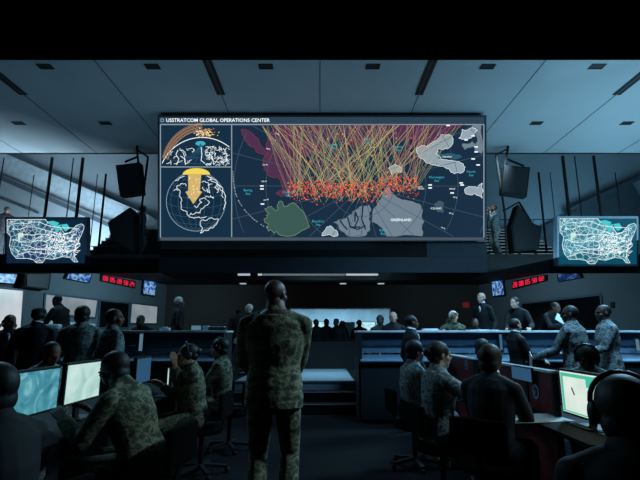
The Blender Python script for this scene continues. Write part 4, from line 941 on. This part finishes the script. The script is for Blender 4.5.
person('camouflaged man standing at right with hand on hip, right one of the pair, facing left', X(607, 6.75), 6.75, 0, 78, H=1.86, outfit='camog', hair='buzz', skin=M_skinC, yaw=10, L=(-.16,.40,1.1), Rr=(.22,.10,1.0), bulk=1.08, vox=.009)
# right foreground seated row
chair(1.02, 5.2, 0, -85, 'black office chair of the front-left camouflaged person right of the aisle')
person('camouflaged person seated right of the aisle, leftmost of the row, face lit', X(407, 5.2), 5.15, 0, -75, H=1.72, sit=True, lean=6, L='desk', Rr='desk', outfit='camog', hair='full', skin=M_skinB, vox=.008)
chair(1.06, 4.2, 0, -80, 'black office chair of the bun-haired camouflaged woman')
person('camouflaged woman with dark hair in a bun seated in profile, forearm reaching right', X(431, 4.2), 4.15, 0, -76, H=1.74, sit=True, lean=4, yaw=-4, pitch=4, L=(-.05,.50,.90), Rr=(.12,.52,.90), outfit='camog', hair='bun', hairm=M_hairn, skin=M_skinB, vox=.0065)
chair(1.28, 3.6, 0, -40, 'black office chair of the brown-haired person before the paper sheets')
person('brown-haired person in black seated with back turned, pale sleeve, right of the bun-haired woman', X(484, 3.6), 3.6, 0, -40, H=1.70, sit=True, lean=8, pitch=5, L='desk', Rr='desk', outfit='navy', hair='full', hairm=M_hairn, skin=M_skinA, vox=.0075)
chair(1.0, 1.42, 0, -30, 'black office chair at lower right under the person with big headphones')
person('dark-haired person with headphones in black at lower right corner, seen from behind', X(592, 1.6), 1.42, 0, -25, H=1.72, seat=.44, sit=True, lean=20, pitch=0, L='desk', Rr='desk', outfit='black', hair='full', skin=M_skinC, headset=True, vox=.0065)
chair(3.0, 4.85, 0, 100, 'black office chair behind the white glowing monitor')
person('camouflaged person with headphones seated behind the white glowing monitor, looking down', X(584, 4.7), 4.7, 0, 150, H=1.76, sit=True, lean=22, pitch=16, L='desk', Rr='desk', outfit='camog', hair='full', skin=M_skinC, headset=True, vox=.008)
# balcony people
person('person in grey camouflage standing on the balcony right of the huge screen, hand at face', at(500, 256, 13.9).x, 14.05, 3.77, 100, H=1.74, outfit='camog', hair='short', skin=M_skinA, L=(-.05,.2,1.48), Rr=(.05,.22,1.45))
person('person in dark clothes and hat standing behind the low loudspeaker on the left balcony', at(137, 256, 14.1).x, 14.2, 3.77, -100, H=1.76, outfit='camog', hair='cap', skin=M_skinC)
person('dark figure on the balcony at far left above the left side screen', at(4, 200, 14.2).x, 14.4, 3.77, -140, H=1.78, outfit='black', hair='short', skin=M_skinC)
# desks and screens of the room beyond the opening
M_backs = screen_noise('cyan_chart_far', [(.35, (80, 175, 190)), (.5, (190, 230, 236)), (.65, (110, 200, 208))], 2.5, 4, 1.1)
for px, py, w, h, Y, nm in ((314, 329, 1.1, .75, 25, 'pale cyan projection screen at the left of the room beyond the opening'), (366, 327, .95, .5, 24, 'bright cyan display at the right of the room beyond the opening')):
    p = at(px, py, Y); r = empty('projection_screen', p, 0, nm, 'screen'); MB().box((-w/2-.03, 0, -h/2-.03), (w/2+.03, .05, h/2+.03)).build('casing', M_frame, r); MB().box((-w/2, -.006, -h/2), (w/2, 0, h/2)).build('display', M_backs, r)
    MB().box((-.04, .01, .5-p.z), (.04, .05, -h/2)).build('stand', M_metal, r)
p = at(349, 333, 23); r = empty('server_cabinet', (p.x, 23, .5), 0, 'grey-blue cabinet standing in the room beyond the opening', 'cabinet')
MB().box((-.3, 0, 0), (.3, .5, 1.45)).build('body', M_frame, r, bevel=.01); MB().box((-.26, -.02, .1), (.26, 0, 1.38)).build('door', M_navy2, r)
M_tube = glow('far_ceiling_lamp', (225, 238, 242), 1.3)
for k, (px, Y) in enumerate(((328, 25.5), (351, 25.5), (378, 25.5), (340, 23.2), (372, 23.2))):
    r = empty('ceiling_lamp', (X(px, Y), Y, 3.17), 0, 'flat bright ceiling lamp in the room beyond the opening, %s' % ('rear row left', 'rear row middle', 'rear row right', 'front row left', 'front row right')[k], 'ceiling light', 'ceiling lamps of the room beyond the opening')
    MB().box((-.45, -.12, -.02), (.45, .12, .03)).build('casing', M_white, r); MB().box((-.4, -.1, -.03), (.4, .1, -.02)).build('diffuser', M_tube, r)
